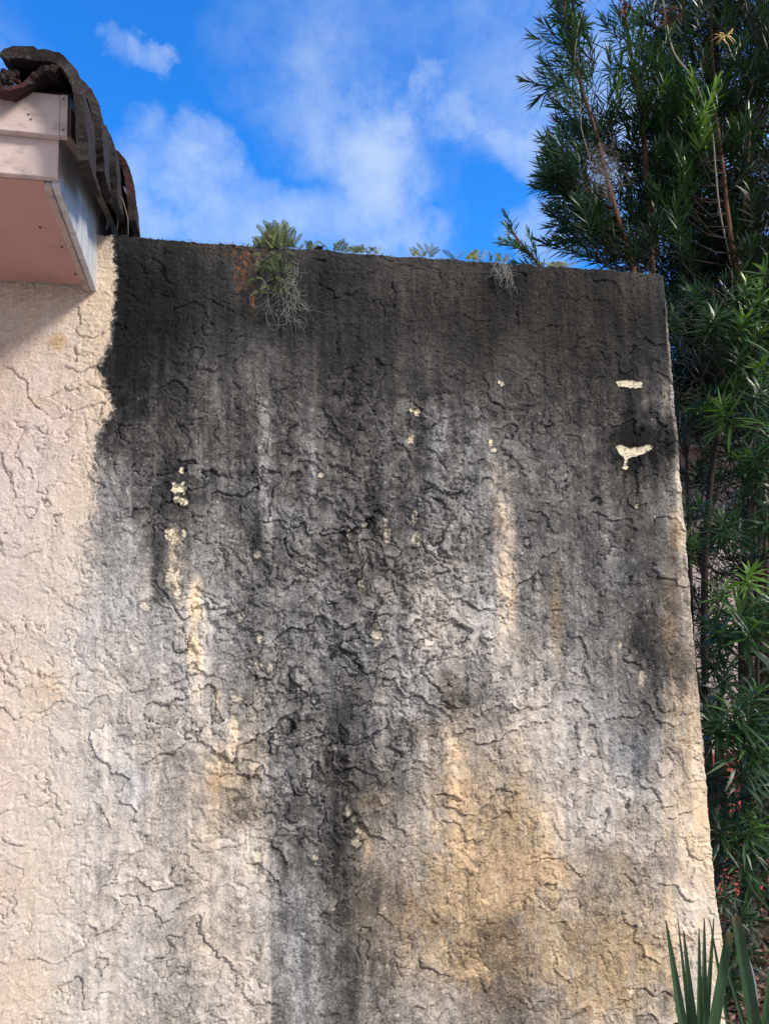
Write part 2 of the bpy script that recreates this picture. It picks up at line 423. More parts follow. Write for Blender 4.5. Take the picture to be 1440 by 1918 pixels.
zs = np.concatenate([zs, [Z_TOP, Z_TOP, Z_TOP, Z_TOP, Z_TOP]]); zn = np.concatenate([zn, [-.003, -.012, -.04, -.12, -THICK]])
U, Z = np.meshgrid(us, zs); N0 = np.minimum(*np.meshgrid(un, zn))
NZ, NU = U.shape
PX, PY = photo_xy(P0 + U[..., None] * UD + Z[..., None] * np.array([0, 0, 1.]))

# relief --------------------------------------------------------------
wx = fbm(U * 9, Z * 9, 11, 4) * .045; wy = fbm(U * 9, Z * 9, 23, 4) * .045
wx2 = fbm(U * 34, Z * 34, 31, 4, .65) * .016; wy2 = fbm(U * 34, Z * 34, 37, 4, .65) * .016
Uw, Zw = U + wx + wx2, Z + wy + wy2
def blob(x, y, rx, ry, hard=1.0):
    return np.exp(-(((PX - x) / rx) ** 2 + ((PY - y) / ry) ** 2) ** hard)
rough = .42 + .9 * blob(650, 1080, 230, 260) + .85 * blob(570, 1430, 120, 190) + .5 * blob(830, 1000, 130, 160) + .3 * blob(850, 1300, 180, 180) + .3*blob(400,1200,180,220)
rough *= .35 + .65 * sst(PY + 40 * fbm(U * 6, Z * 6, 5, 2), 620, 760)
rough *= .6 + .4 * sst(PX, 60, 420)
def saw(sx, sz, bias, amt, seed, e=.10):
    q = -Z * bias + fbm(Uw * sx, Zw * sz, seed, 3, .5) * amt
    s = q - np.floor(q)
    return .80 * s ** 1.4 * (1 - sst(s, 1 - e, 1.0)) - 1.05 * (1 - sst(s, .0, e * 1.9)) * sst(s, -.01, e * .5)
H = fbm(U * 2.2, Z * 2.2, 1, 3) * .006 + fbm(U * 8, Z * 8, 2, 3) * .003
def msk(s, seed, lo, hi): return sst(fbm(U * s, Z * s, seed, 3), lo, hi)
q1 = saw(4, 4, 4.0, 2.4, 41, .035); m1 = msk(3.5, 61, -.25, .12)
frag = sst(fbm(U * 7, Z * 7, 64, 3), -.38, -.08); frag2 = sst(fbm(U * 20, Z * 20, 65, 3), -.15, .12)
H += q1 * .0075 * m1 * frag * (.6 + rough)
H += saw(6.5, 6, 5.0, 2.6, 49,   .05) * .0045 * frag2 * msk(5, 69, -.2, .1) * (.5 + .7 * rough)
H += saw(8, 7, 7.0, 2.6, 42, .07) * .0050 * msk(6, 62, -.18, .12) * (.15 + rough) * 1.2
H += saw(16, 14, 10.0, 2.6, 43, .10) * .0042 * msk(9, 63, -.12, .15) * (.1 + rough) * 1.2
H += saw(30, 26, 10.0, 2.6, 47, .14) * .0016 * msk(12, 67, -.1, .2) * rough * 1.2
# flaked patches with ragged outlines
for (s, t, amp, sd_) in ((7, .28, .0055, 71), (12, .25, .0045, 72), (22, .25, .0035, 73)):
    f = fbm(Uw * s, Zw * s * .8, sd_, 3); H += sst(f, t, t + .022 * s / 7) * amp * np.clip(rough, 0, 1.5)
# long thin cracks and crazing
cr = np.abs(fbm(Uw * 2.6, Zw * 1.7, 81, 4, .55)); H -= (1 - sst(cr, .004, .018)) * .008 * msk(4, 82, .0, .25) * (.35 + .5 * np.clip(rough, 0, 1))
cr = np.abs(fbm(Uw * 14, Zw * 9, 83, 3, .6)); craze = np.clip(.25 + 1.0 * blob(215, 820, 75, 420) + .5 * blob(140, 1250, 120, 250)+.35*blob(1150,1650,200,200), 0, 1)
H -= (1 - sst(cr, .01, .045)) * .0035 * craze * sst(PY, 560, 640)
cr = np.abs(fbm(Uw * 7, Zw * 5, 87, 3, .6)); H -= (1 - sst(cr, .005, .022)) * .006 * msk(5, 88, .02, .25) * sst(PY, 600, 760)
# sand grain, pitted more towards the top where the growth sits
top = 1 - sst(PY, 640, 760)
H += pn(U * 128 + Z * 96, Z * 128 - U * 96, 91) * (.0003 + .0009 * top) + pn(U * 60 + Z * 48, Z * 96 - U * 38, 92) * (.0002 + .0011 * top) + fbm(U * 22, Z * 60, 93, 3) * .0022 * top
H += pn(U * 110, Z * 18, 94) * .0003

# stains --------------------------------------------------------------
px = PX + 15 * fbm(U * 12, Z * 3, 101, 6, .7); py = PY + 55 * fbm(U * 11, Z * 5, 102, 6, .65)
L = sample_grid(LUM, px, py)
warm = .12 - .16 * blob(330, 580, 160, 130) - .08 * blob(640, 1250, 300, 400) + .16 * sst(PY, 1250, 1600) * sst(PX, 560, 760) + .16 * sst(PY, 1150, 1500) * (1 - sst(PX, 470, 560)) + .10 * blob(820, 1150, 130, 200)
front = N0 > -.02
# clean left part of the wall, sharply bounded near the top
yb = np.array([430, 450, 500, 520, 600, 640, 665, 690, 720, 765, 775, 800, 835, 880, 940, 1000, 1060, 1200, 1400, 1950])
xb = np.array([206, 212, 217, 219, 213, 206, 197, 184, 196, 214, 212, 190, 178, 182, 178, 170, 165, 130, 120, 120])
wb = np.array([6, 6, 6, 7, 8, 11, 13, 13, 11, 8, 9, 12, 13, 18, 26, 40, 55, 70, 80, 80])
bx = np.interp(PY, yb, xb); bw = np.interp(PY, yb, wb)
edge = sst(PX - bx + (5 + bw * 1.1) * fbm(U * 30, Z * 34, 111, 6, .74) + (7 + .4 * bw) * fbm(U * 85, Z * 85, 119, 3, .75), -bw * .7, bw * .7)
Lleft = 83.5 + 2.5 * fbm(U * 4, Z * 3, 112, 3) - 5 * sst(-PX, -60, 200) + 1.5 * blob(190, 600, 50, 250)
L = Lleft * (1 - edge) + L * edge
wleft = .40 + .22 * blob(190, 620, 40, 260) - .12 * blob(30, 1000, 90, 160) + .15 * fbm(U * 3, Z * 2.5, 113, 3) + .35 * blob(95, 1290, 30, 40)+ .12*blob(60,1850,90,60)
warm = warm * edge + wleft * (1 - edge)
pink = np.clip(.55 * blob(0, 760, 150, 260) + .3 * blob(0, 1500, 60, 500), 0, 1) * (1 - edge)
JX = fbm(U * 22, Z * 12, 105, 5, .62); JY = fbm(U * 18, Z * 12, 106, 5, .62); JN = fbm(U * 20, Z * 11, 107, 5, .65)
def add_blob(x, y, rx, ry, dl, dw=0.0, hard=1.0, nz_=.5):
    global L, warm
    k = 3.0 if hard == 1 else 1.6                  # work only on the cells the blob reaches
    cols = np.where(np.any(np.abs(PX - x) < k * rx, axis=0))[0]; rows = np.where(np.any(np.abs(PY - y) < k * ry, axis=1))[0]
    if not len(cols) or not len(rows): return
    S_ = (slice(rows[0], rows[-1] + 1), slice(cols[0], cols[-1] + 1))
    x_ = PX[S_] + JX[S_] * min(rx, 30) * .55; y_ = PY[S_] + JY[S_] * min(ry, 40) * .6
    b = np.exp(-(((x_ - x) / rx) ** 2 + ((y_ - y) / ry) ** 2) ** hard)
    if hard == 2 and dl > 0: b = b * (.4 + .6 * sst(JN[S_], -.22, .06))
    b = b * (1 - nz_ + nz_ * np.clip(1 + 1.9 * JN[S_], 0, 2))
    L[S_] += dl * b; warm[S_] += dw * b * (.62 if x < 1200 and y < 1300 else .92)
for a_ in [
    # cream streaks
    (330, 1050, 17, 75, 26, .45, 2), (322, 1000, 12, 18, 16, .3, 2), (360, 1150, 20, 90, 16, .45, 2), (372, 1200, 14, 120, 12, .4, 2), (275, 1110, 12, 50, 14, .3, 1),
    (948, 1060, 20, 130, 17, .42, 2), (955, 1130, 26, 50, 8, .3, 1), (922, 900, 10, 60, 14, .3, 1), (940, 960, 12, 40, 10, .2, 1),
    (437, 1365, 11, 36, 24, .5, 2), (408, 1310, 8, 25, 16, .4, 1), (440, 1310, 12, 14, 20, .4, 2), (420, 1440, 40, 50, 3, .45, 1),
    (495, 850, 12, 110, 11, .02, 2), (500, 980, 9, 50, 12, .0, 1), (585, 880, 9, 45, 11, .0, 1), (375, 700, 28, 70, 7, .05, 1), (405,700,10,70,5,0,1),
    (820, 840, 28, 90, 11, -.1, 1), (775, 765, 12, 14, 26, .45, 1), (768, 825, 9, 13, 26, .45, 1), (590, 880, 14, 30, 6, 0, 1),
    (705, 1180, 8, 24, 24, .3, 2), (820, 1180, 90, 60, 6, .1, 1), (790, 1110, 60, 30, 4, .15, 1), (540,1110,30,20,8,-.1,1), (545,1180,22,22,10,-.15,1),
    (1202, 1268, 11, 25, 42, .25, 1), (1178, 1245, 10, 34, 22, .0, 1), (1150,1230,8,20,14,.2,1), (1045, 1110, 12, 55, 4, .4, 1), (1035,1180,14,40,6,.3,1),
    (1262, 970, 12, 26, 22, .35, 1), (1262, 1010, 14, 40, 12, .45, 1), (1245, 745, 9, 35, 24, .4, 1), (1252, 620, 6, 60, 22, .5, 2), (1265, 900, 8, 30, 16, .3, 1),
    (1258, 1120, 16, 70, 6, .45, 1), (1250, 1210, 14, 60, 12, .5, 1), (1280, 1330, 40, 120, 3, .35, 1), (1290, 1560, 50, 150, 0, .25, 1),
    # dark runs
    (560, 1340, 40, 120, -9, 0, 1), (540, 1480, 35, 100, -6, 0, 1), (560, 1600, 45, 45, -8, .1, 1), (545, 1200, 25, 70, -4, -.1, 1),
    (1110, 1150, 26, 110, -9, .05, 1), (1175, 790, 28, 50, -10, .1, 1), (1185, 910, 22, 60, -9, .1, 1), (1140, 1250, 25, 60, -9, .0, 1),
    (840, 1300, 26, 35, -12, .3, 1), (790, 1370, 30, 24, -8, .3, 1), (1130, 1600, 30, 22, -12, .15, 1), (1115, 1700, 28, 34, -14, .15, 1), (1070, 1750, 50, 30, -8, .25, 1),
    (1195, 1430, 20, 60, -9, -.15, 1), (1170, 1400, 40, 70, -3, -.2, 1), (890, 1650, 24, 40, -14, .1, 1), (915, 1740, 30, 30, -16, .1, 1), (870, 1790, 26, 26, -13, .1, 1), (760, 1680, 22, 26, -12, .0, 1), (700,1660,25,40,-8,.1,1),
    (900, 1860, 40, 30, -8, .1, 1), (1025, 1865, 26, 20, -12, -.35, 1), (930, 1890, 60, 20, -6, 0, 1), (1240, 1850, 16, 70, -12, 0, 1), (1100, 1870, 60, 40, -4, .2, 1),
    (490, 1370, 14, 45, -8, 0, 1), (265, 1390, 45, 40, -9, .1, 1), (250, 1460, 22, 80, -2, -.2, 1), (245, 1800, 30, 60, -3, -.15, 1), (450, 1520, 50, 45, -12, .2, 1), (450, 1740, 40, 50, -8, 0, 1),
    (270, 940, 40, 60, -4, 0, 1), (290, 1060, 16, 50, -9, 0, 1), (885, 900, 16, 60, -6, -.1, 1), (700, 880, 40, 60, -3, .05, 1), (1000, 660, 150, 80, -1, .12, 1),
    (245, 560, 12, 100, -5, -.1, 1), (940, 680, 40, 60, -2, 0, 1), (670,640,50,60,-3,0,1),
    # ochre and cream fields of the lower right
    (900, 1600, 150, 150, 2, .48, 1), (855, 1500, 50, 130, 6, .35, 1), (970, 1540, 60, 80, 8, .35, 1), (900, 1730, 200, 120, 0, .45, 1), (1100, 1850, 170, 90, 3, .38, 1),
    (690, 1590, 20, 50, 14, .4, 1), (680, 1560, 12, 24, 10, .3, 1), (850, 1390, 22, 50, 12, .45, 1), (960, 1380, 50, 60, 2, .3, 1), (880, 1820, 40, 20, 8, .45, 1), (940, 1680, 50, 22, 9, .4, 1), (700, 1500, 30, 20, 5, .4, 1),
    (745, 1720, 60, 40, 3, .2, 1), (1040, 1640, 60, 40, 3, .4, 1), (1190, 1660, 50, 80, 2, .2, 1), (470, 1420, 25, 80, 0, .3, 1), (400, 1470, 40, 120, 2, .25, 1), (1200, 1780, 80, 60, 2, .4, 1), (1030,1350,50,50,6,.1,1),
    # brownish bloom at the top right
    (1170, 560, 70, 60, 0, .35, 1), (900, 560, 300, 80, 0, .14, 1), (1090, 600, 90, 120, -1, .15, 1), (960, 540,160,70,0,.1,1)]:
    add_blob(*a_)
RA = fbm(U * 30, Z * 5, 201, 5, .65); RB = fbm(U * 60, Z * 60, 202, 3); RC = fbm(U * 40, Z * 3, 203, 4, .6)
def run(x0, x1, y0, y1, dl, dw=0.0, sl=3, sr=3, lean=.02):
    """a drip run with crisp sides: dirt that came down from the top"""
    global L, warm
    xx = PX - lean * (PY - (y0 + y1) / 2) + 7 * np.roll(RA, int(x0) * 3, 0) + 3 * RB
    b = sst(xx, x0 - sl, x0 + sl) * (1 - sst(xx, x1 - sr, x1 + sr))
    yy = PY + 40 * np.roll(RC, int(x1) * 5, 0)
    b = b * sst(yy, y0 - 40, y0 + 40) * (1 - sst(yy, y1 - 70, y1 + 70)) * (.7 + .6 * (JN > -.1))
    L = L + dl * b; warm = warm + dw * b
for a_ in [(506, 575, 1340, 2050, -13, -.05, 3, 14), (575, 640, 1450, 2050, -4, 0, 20, 30), (352, 400, 1120, 2050, 5, .04, 2, 30, .003), (420, 505, 1560, 2050, 9, .03, 30, 2),
           (484, 509, 730, 1010, 9, 0, 3, 3), (577, 590, 760, 960, 8, 0, 3, 3), (800, 836, 740, 1010, 7, -.05, 4, 8), (926, 966, 870, 1260, 7, .12, 3, 4), (640, 668, 900, 1060, -5, 0, 5, 5),
           (1092, 1128, 980, 1330, -6, 0, 5, 8), (1166, 1204, 726, 960, -6, .05, 4, 8), (1183, 1216, 1370, 1500, -7, -.06, 3, 6), (1128, 1140, 1370, 1560, 7, .1, 2, 2), (1106, 1112, 1340, 1500, 6, .15, 2, 2),
           (1240, 1330, 960, 2050, 4, .10, 3, 40), (246, 268, 700, 1010, -4, 0, 4, 8), (366, 392, 640, 1000, 5, 0, 3, 4), (404, 424, 660, 960, 5, 0, 3, 4), (440, 470, 740, 940, -4, 0, 5, 5), (530, 556, 640, 900, -4, .02, 6, 6),
           (690, 712, 700, 980, -3, 0, 4, 6), (745, 765, 640, 900, 3, 0, 4, 4), (866, 890, 760, 1100, -5, -.04, 4, 5), (1000, 1030, 760, 1100, -3, 0, 5, 5), (1030, 1052, 1060, 1240, 0, .25, 4, 6), (1054, 1090, 900, 1250, -3, -.03, 4, 4),
           (960, 1000, 1240, 1500, 4, .04, 3, 6), (1240, 1262, 1560, 1900, -4, .05, 6, 6), (700, 716, 1270, 1420, 3, .1, 3, 3), (868, 884, 1480, 1700, -3, .15, 3, 4), (650, 666, 1700, 2000, -3, 0, 4, 4), (285, 300, 960, 1150, -6, 0, 4, 4), (318, 342, 990, 1150, 6, .12, 3, 3),
           (352, 372, 1090, 1330, 8, .14, 2, 5), (1108, 1124, 560, 760, 2, .06, 4, 4), (880, 930, 470, 700, -2, .06, 8, 8), (215, 245, 450, 720, -4, -.04, 3, 8)]:
    run(*a_)
# runs of dirt and wash in narrow vertical streaks
stk = fbm(U * 18, Z * 1.5, 121, 5, .65); stk2 = fbm(U * 48, Z * 2.2, 122, 5, .65)
amp = edge * (7 + 2 * sst(PY, 640, 900))
L += stk * amp * 1.25 + stk2 * amp * 1.15
L += fbm(U * 8, Z * 4, 123, 6, .68) * 9 * edge * sst(PY, 600, 800) + fbm(U * 24, Z * 22, 124, 5, .7) * 13 * (.15 + .85 * edge) * (.5 + .5 * sst(PY, 600, 760))
pt = sst(fbm(Uw * 11, Zw * 8, 161, 5, .6), -.02, .05) - .5; pt2 = sst(fbm(Uw * 26, Zw * 20, 162, 4, .6), .0, .08) - .5
L += (pt * 8 + pt2 * 7) * edge * sst(PY, 620, 800) * (.5 + .5 * rough / rough.max())
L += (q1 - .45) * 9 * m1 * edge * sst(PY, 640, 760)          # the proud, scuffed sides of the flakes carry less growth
warm += fbm(U * 4, Z * 3, 125, 4) * .22 * edge * sst(PY, 700, 1000) + .12 * stk
L += 9 * top * edge * pn(U * 120, Z * 160, 126) * sst(pn(U * 60, Z * 60, 128), -.1, .6)
# pale specks of bare render
sp = fbm(U * 55, Z * 60, 127, 2); spm = edge * (.2 + .8 * sst(PY, 640, 800))
L += 16 * sst(sp, .42, .55) * spm * (L < 60)
# flat dark patch by the wall top edge; the rim
L += 8 * blob(720, 0, 1e5, 1) * 0
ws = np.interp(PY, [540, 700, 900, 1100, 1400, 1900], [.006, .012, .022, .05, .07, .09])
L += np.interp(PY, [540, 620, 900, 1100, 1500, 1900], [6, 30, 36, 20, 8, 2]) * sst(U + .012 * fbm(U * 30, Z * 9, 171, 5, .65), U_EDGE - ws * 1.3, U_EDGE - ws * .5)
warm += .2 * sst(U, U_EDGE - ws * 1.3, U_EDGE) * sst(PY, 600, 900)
L = np.clip(L, 8, 92)
warm = np.clip(warm, -.15, .92)
def s2l(c): return np.where(c <= .04045, c / 12.92, ((c + .055) / 1.055) ** 2.4)
wv = np.clip(warm, 0, 1)[..., None]; cool = np.clip(-warm, 0, 1)[..., None]
c0 = np.array([.995, .985, .985]); c5 = np.array([1.02, .945, .86]); c10 = np.array([1.055, .905, .715])
tone = np.where(wv < .5, c0 + (c5 - c0) * wv * 2, c5 + (c10 - c5) * (wv - .5) * 2) - cool * np.array([.25, .08, -.1])
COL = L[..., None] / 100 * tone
COL = COL * (1 - pink[..., None] * np.array([.01, .07, .06]))
# rust below the ferns, orange rim
rust = (blob(452, 520, 14, 45, 2) * .8 + blob(473, 555, 6, 40, 2) + blob(470, 490, 22, 18) + blob(450, 470, 50, 9) + .5 * blob(400, 459, 60, 4)) * sst(fbm(U * 60, Z * 22, 131, 4, .7), -.15, .35)
rust = np.clip(rust, 0, 1)[..., None] * .85
COL = COL * (1 - rust) + np.array([.56, .34, .17]) * rust
tan = (.55 * blob(108, 640, 18, 18, 2) + .2 * blob(70, 755, 26, 12))[..., None]
COL = COL * (1 - tan) + np.array([.74, .60, .42]) * tan
# moss tint near the clump and under the top right
# chips where the coating has come off down to cream render
def in_poly(x, y, P):
    ins = np.zeros(x.shape, bool); k = len(P)
    for i in range(k):
        (x0, y0), (x1, y1) = P[i], P[(i + 1) % k]
        ins ^= ((y0 > y) != (y1 > y)) & (x < (x1 - x0) * (y - y0) / (y1 - y0 + 1e-9) + x0)
    return ins
jx = PX + 1.8 * fbm(U * 60, Z * 60, 141, 3); jy = PY + 1.8 * fbm(U * 60, Z * 60, 142, 3)
chip = np.zeros(U.shape, bool); CN = 1 + 1.1 * fbm(U * 80, Z * 70, 143, 3)
for P in ([(1154, 715), (1160, 712), (1185, 713), (1203, 716), (1200, 726), (1180, 726), (1158, 723)],
          [(1153, 836), (1162, 833), (1178, 839), (1198, 837), (1214, 833), (1223, 837), (1214, 845), (1198, 852), (1180, 857), (1172, 862), (1160, 850)]):
    chip |= in_poly(jx, jy, P)
jx = PX + 5 * fbm(U * 60, Z * 60, 145, 4, .65); jy = PY + 5 * fbm(U * 60, Z * 60, 146, 4, .65)
for (x, y, rx, ry) in [(1171, 867, 4, 3.5), (1170, 875, 6, 4.5), (1192, 949, 4, 3.5), (935, 716, 3.5, 3.5), (941, 719, 4, 4), (770, 768, 4, 4), (781, 772, 5, 7), (768, 822, 5, 7),
                       (330, 913, 9, 9), (343, 914, 7, 10), (334, 937, 8, 5), (345, 940, 7, 7), (341, 882, 3, 5), (319, 1000, 9, 11), (330, 1010, 7, 10), (320, 1080, 10, 22), (334, 1095, 7, 28),
                       (1195 - 470, 1003, 7, 14), (682, 985, 4, 8), (653, 1000, 5, 8), (722, 975, 4, 9), (776, 968, 5, 10), (780, 1008, 8, 14), (483, 1038, 6, 9), (676, 1096, 6, 9), (706, 1190, 9, 20), (451, 1155, 5, 9),
                       (487, 1196, 6, 9), (484, 1246, 7, 7), (506, 1250, 4, 7), (920, 828, 4, 8), (924, 842, 6, 5), (345, 1000, 4, 7), (275, 1135, 9, 8), (650, 1518, 7, 9), (664, 1534, 6, 7), (672, 1556, 6, 6), (668,1575,9,11),
                       (590, 1606, 6, 5), (482, 1600, 9, 9), (445, 1310, 11, 8), (440, 1365, 8, 24), (405, 1310, 5, 14), (1202, 1270, 6, 16), (846, 1385, 12, 9), (842, 1420, 6, 10), (600, 890, 5, 5), (1161, 1208, 4, 7),(360,1240,9,22),(368,1190,8,14)]:
    chip |= ((jx - x) / rx) ** 2 + ((jy - y) / ry) ** 2 < CN
jstrong = ((PX > 1140) & (PY < 960)) | ((PY < 960) & (PX > 250)) | ((PY < 1030) & (PX < 400))
bl = chip.astype(float)
for ax_ in (0, 1):
    for k_ in (1, 2): bl = np.maximum(bl, np.maximum(np.roll(bl, k_, ax_), np.roll(bl, -k_, ax_)) * .8)
COL = COL * (1 - .30 * (bl * (~chip) * sst(fbm(U * 40, Z * 40, 148, 3), -.3, .2))[..., None])
cf = chip * np.where(jstrong, 1.0, .55); cf = cf[..., None]
COL = COL * (1 - cf) + np.array([.92, .87, .76]) * cf * (1 - .25 * sst(fbm(U * 50, Z * 50, 147, 4, .7), .1, .3)[..., None]) * (1 + .04 * fbm(U * 40, Z * 40, 144, 3))[..., None]
H = H - chip * .0030
# the thin rim along the top and the worn right arris
rim = (N0 < -.001) & (Z >= Z_TOP - 1e-6)
COL[rim] = np.array([.42, .40, .33])
side = (U >= U_EDGE - 1e-6) & (PY > 560)
COL[side] = np.array([.72, .65, .5])
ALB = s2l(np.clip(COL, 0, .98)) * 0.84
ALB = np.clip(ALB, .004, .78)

Hn = H * np.where(N0 < -.02, 0, 1)
du = np.where(U > U_EDGE - .02, 1, 0) * (.004 * fbm(Z * 14, Z * 0, 151, 4) + .002 * pn(Z * 90, Z * 0, 152))
du = du + np.where(U > U_EDGE - .02, 1, 0) * .016 * np.exp(-((Z - .40) / .12) ** 2)
dz = np.where(Z > Z_TOP - .02, 1, 0) * (.011 * fbm(U * 7, U * 0, 153, 4) + .004 * pn(U * 50, U * 0, 154)) - np.where((Z > Z_TOP - .02) & (U > U_EDGE - .02), .006, 0)
VP = P0 + (U + du)[..., None] * UD + (N0 + Hn)[..., None] * ND + (Z + dz)[..., None] * np.array([0, 0, 1.])
idx = np.arange(NZ * NU).reshape(NZ, NU)
q = np.stack([idx[:-1, :-1], idx[:-1, 1:], idx[1:, 1:], idx[1:, :-1]], -1).reshape(-1, 4)
Vb = np.array([W3(-3.2, -THICK, 0), W3(U_EDGE, -THICK, 0), W3(U_EDGE, -THICK, Z_TOP), W3(-3.2, -THICK, Z_TOP), W3(-3.2, 0, 0), W3(-3.2, 0, Z_TOP)])
b = NZ * NU
V = np.concatenate([VP.reshape(-1, 3), Vb])
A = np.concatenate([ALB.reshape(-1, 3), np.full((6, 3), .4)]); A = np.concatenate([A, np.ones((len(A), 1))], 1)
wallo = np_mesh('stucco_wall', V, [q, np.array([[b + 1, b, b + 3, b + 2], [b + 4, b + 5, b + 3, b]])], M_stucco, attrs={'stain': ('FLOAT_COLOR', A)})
tag(wallo, 'tall rough stucco wall streaked black, grey and ochre, cream only at its left side', 'wall')

# ------------------------------------------------------------------ house corner with its eave
SL = .36                                           # roof pitch
hs_ = empty('house', W3(-1.6, .2, 0))
tag(hs_, 'house corner with pink boxed eave and dark lichen covered clay roof tiles over the wall', 'house')
MB().wbox(-3.2, -1.06, -.9, -THICK - .003, 0, 3.05).build('house_wall', M_pale, hs_)
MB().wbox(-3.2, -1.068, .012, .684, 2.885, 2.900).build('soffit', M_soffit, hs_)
b_ = MB().wbox(-3.2, -1.0275, .685, .706, 2.886, 3.0); b_.build('lower_fascia', M_fascia, hs_, bevel=.002)
b_ = MB(); b_.wbox(-3.2, -1.022, .7065, .730, 2.994, 3.112); b_.build('upper_fascia', M_fascia, hs_, bevel=.002)
MB().wbox(-1.0215, -1.0025, .7065, .7305, 2.995, 3.113).build('corner_block', M_fascia, hs_, bevel=.0015)
# side board of the boxed eave: level below, sloping with the roof above
def slope_board(u0, u1, n0, n1, z0f, z1f):
    m = MB(); c = [(u0, n1), (u1, n1), (u1, n0), (u0, n0)]
    return m.hexa([W3(u, n, z0f(n)) for u, n in c] + [W3(u, n, z1f(n)) for u, n in c])
slope_board(-1.047, -1.0272, -THICK - .7, .684, lambda n: 2.868 if n > -.1 else 2.868, lambda n: 3.005 + SL * (.73 - n)).build('side_board', M_rake, hs_, bevel=.0015)
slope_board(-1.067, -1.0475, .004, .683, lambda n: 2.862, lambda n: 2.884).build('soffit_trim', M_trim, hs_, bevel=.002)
slope_board(-1.0268, -.998, -.6, .7055, lambda n: 2.998 + SL * (.73 - n), lambda n: 3.085 + SL * (.73 - n)).build('rake_trim', M_trim, hs_, bevel=.003)
slope_board(-3.2, -1.0, -.9, .69, lambda n: 3.117 + SL * (.73 - n), lambda n: 3.132 + SL * (.73 - n)).build('roof_deck', M_deck, hs_)

prof = [(-1.158, 3.150), (-1.150, 3.168), (-1.12, 3.180), (-1.081, 3.187), (-1.045, 3.190), (-1.016, 3.186), (-.995, 3.172), (-.975, 3.148), (-.960, 3.115), (-.951, 3.075), (-.946, 3.03), (-.943, 2.98), (-.940, 2.925), (-.938, 2.89)]
def roof_tile(n_front, du_, dz_, length=.36, sc_=1.0, drop=1.0, tilt=0, seed=0, mat=M_tile, name='roof_tile', pf=None, th=.027):
    P = pf or prof
    rs = np.random.default_rng(seed)
    cx, cz = -1.05, 3.05
    out = []
    for (u, z) in P:
        u2 = cx + (u - cx) * sc_; z2 = cz + (z - cz) * (sc_ if z > 3.05 else drop)
        out.append((u2, z2))
    out = np.array(out)
    # resample
    seg = np.linalg.norm(np.diff(out, axis=0), axis=1); s = np.concatenate([[0], np.cumsum(seg)]); t = np.linspace(0, s[-1], 40)
    out = np.stack([np.interp(t, s, out[:, 0]), np.interp(t, s, out[:, 1])], 1)
    tg = np.gradient(out, axis=0); tg /= np.linalg.norm(tg, axis=1)[:, None]
    nn = np.stack([tg[:, 1], -tg[:, 0]], 1)            # inner side
    inner = out + nn * th
    ring = np.concatenate([out, inner[::-1]])
    K = len(ring); J = 16
    V = []
    wob = rs.normal(0, 1, (6,))
    for j in range(J + 1):
        f = j / J; nf = n_front - length * f
        for k, (u, z) in enumerate(ring):
            w = .0015 * math.sin(k * .35 + wob[0] * 5 + f * 5) + .0012 * math.sin(k * .9 + wob[1] * 5 + f * 13) * math.sin(f * 17 + wob[2] * 4 + k * .3) + rs.normal(0, .0007)
            fr = (rs.normal(0, .0022) + .006 * max(0, math.sin(k * .7 + wob[3] * 3)) * math.sin(k * .31 + wob[4]) if j == 0 else 0)
            V.append(W3(cx + (u - cx) * (1 - .16 * f) + du_ + w + tilt * (3.2 - z), nf + fr + .010 * math.sin(k * .25 + wob[2]), z + dz_ + SL * length * f - .03 * f + w))
    Fc = []
    for j in range(J):
        for k in range(K):
            Fc.append((j * K + k, j * K + (k + 1) % K, (j + 1) * K + (k + 1) % K, (j + 1) * K + k))
    H2 = K // 2
    for e in (0, J):
        for k in range(H2 - 1):
            f_ = (e * K + k, e * K + k + 1, e * K + K - 2 - k, e * K + K - 1 - k)
            Fc.append(f_ if e else f_[::-1])
    m = MB(); m.add(V, Fc)
    o = m.build(name, mat, hs_, smooth=True)
    o.data.set_sharp_from_angle(angle=R(38)); return o
def smooth_fix(o):
    md = o.modifiers.new('edge', 'BEVEL'); md.width = .004; md.segments = 2; md.limit_method = 'ANGLE'; md.angle_limit = R(50)
roof_tile(.80, 0, 0, seed=1)
roof_tile(.55, .007, .114, seed=2)
roof_tile(.30, .016, .168, seed=3)
roof_tile(.05, .036, .200, seed=4, sc_=1.12, drop=.75, mat=M_oldred)
roof_tile(-.02, .008, .215, seed=5, drop=1.15)
roof_tile(-.20, .018, .225, seed=6, drop=1.1)
roof_tile(-.45, .012, .30, seed=7)
slope_board(-.997, -.975, -.9, .40, lambda n: 2.985 + SL * (.73 - n) * .6, lambda n: 3.10 + SL * (.73 - n)).build('rake_underlay', M_deck, hs_)
# field rows to the left
pf2 = [(-1.20 + .125 * math.cos(math.pi - t * math.pi / 10), 3.06 + .115 * math.sin(t * math.pi / 10)) for t in range(11)]
under = [(-1.22, 3.150), (-1.19, 3.105), (-1.165, 3.082), (-1.135, 3.082), (-1.11, 3.105), (-1.085, 3.138), (-1.055, 3.158), (-1.03, 3.160), (-1.015, 3.15)]
roof_tile(.785, 0, -.006, pf=under, seed=9, mat=M_oldred, th=.016)
for r in range(1, 7):
    for k in range(4):
        roof_tile(.79 - .26 * k, -.30 * r + .02, .02 + .1 * k, pf=[(u + .08, z) for u, z in pf2], seed=20 + r * 5 + k)
for (u_, z_) in ((-1.10, 3.045), (-1.094, 3.032), (-1.132, 3.076), (-1.013, 3.10), (-1.013, 3.01)):
    nh = MB(); nh.tube([W3(u_, .7302, z_), W3(u_, .7318, z_)], .0026, 8); nh.build('nail_head', M_deck, hs_)
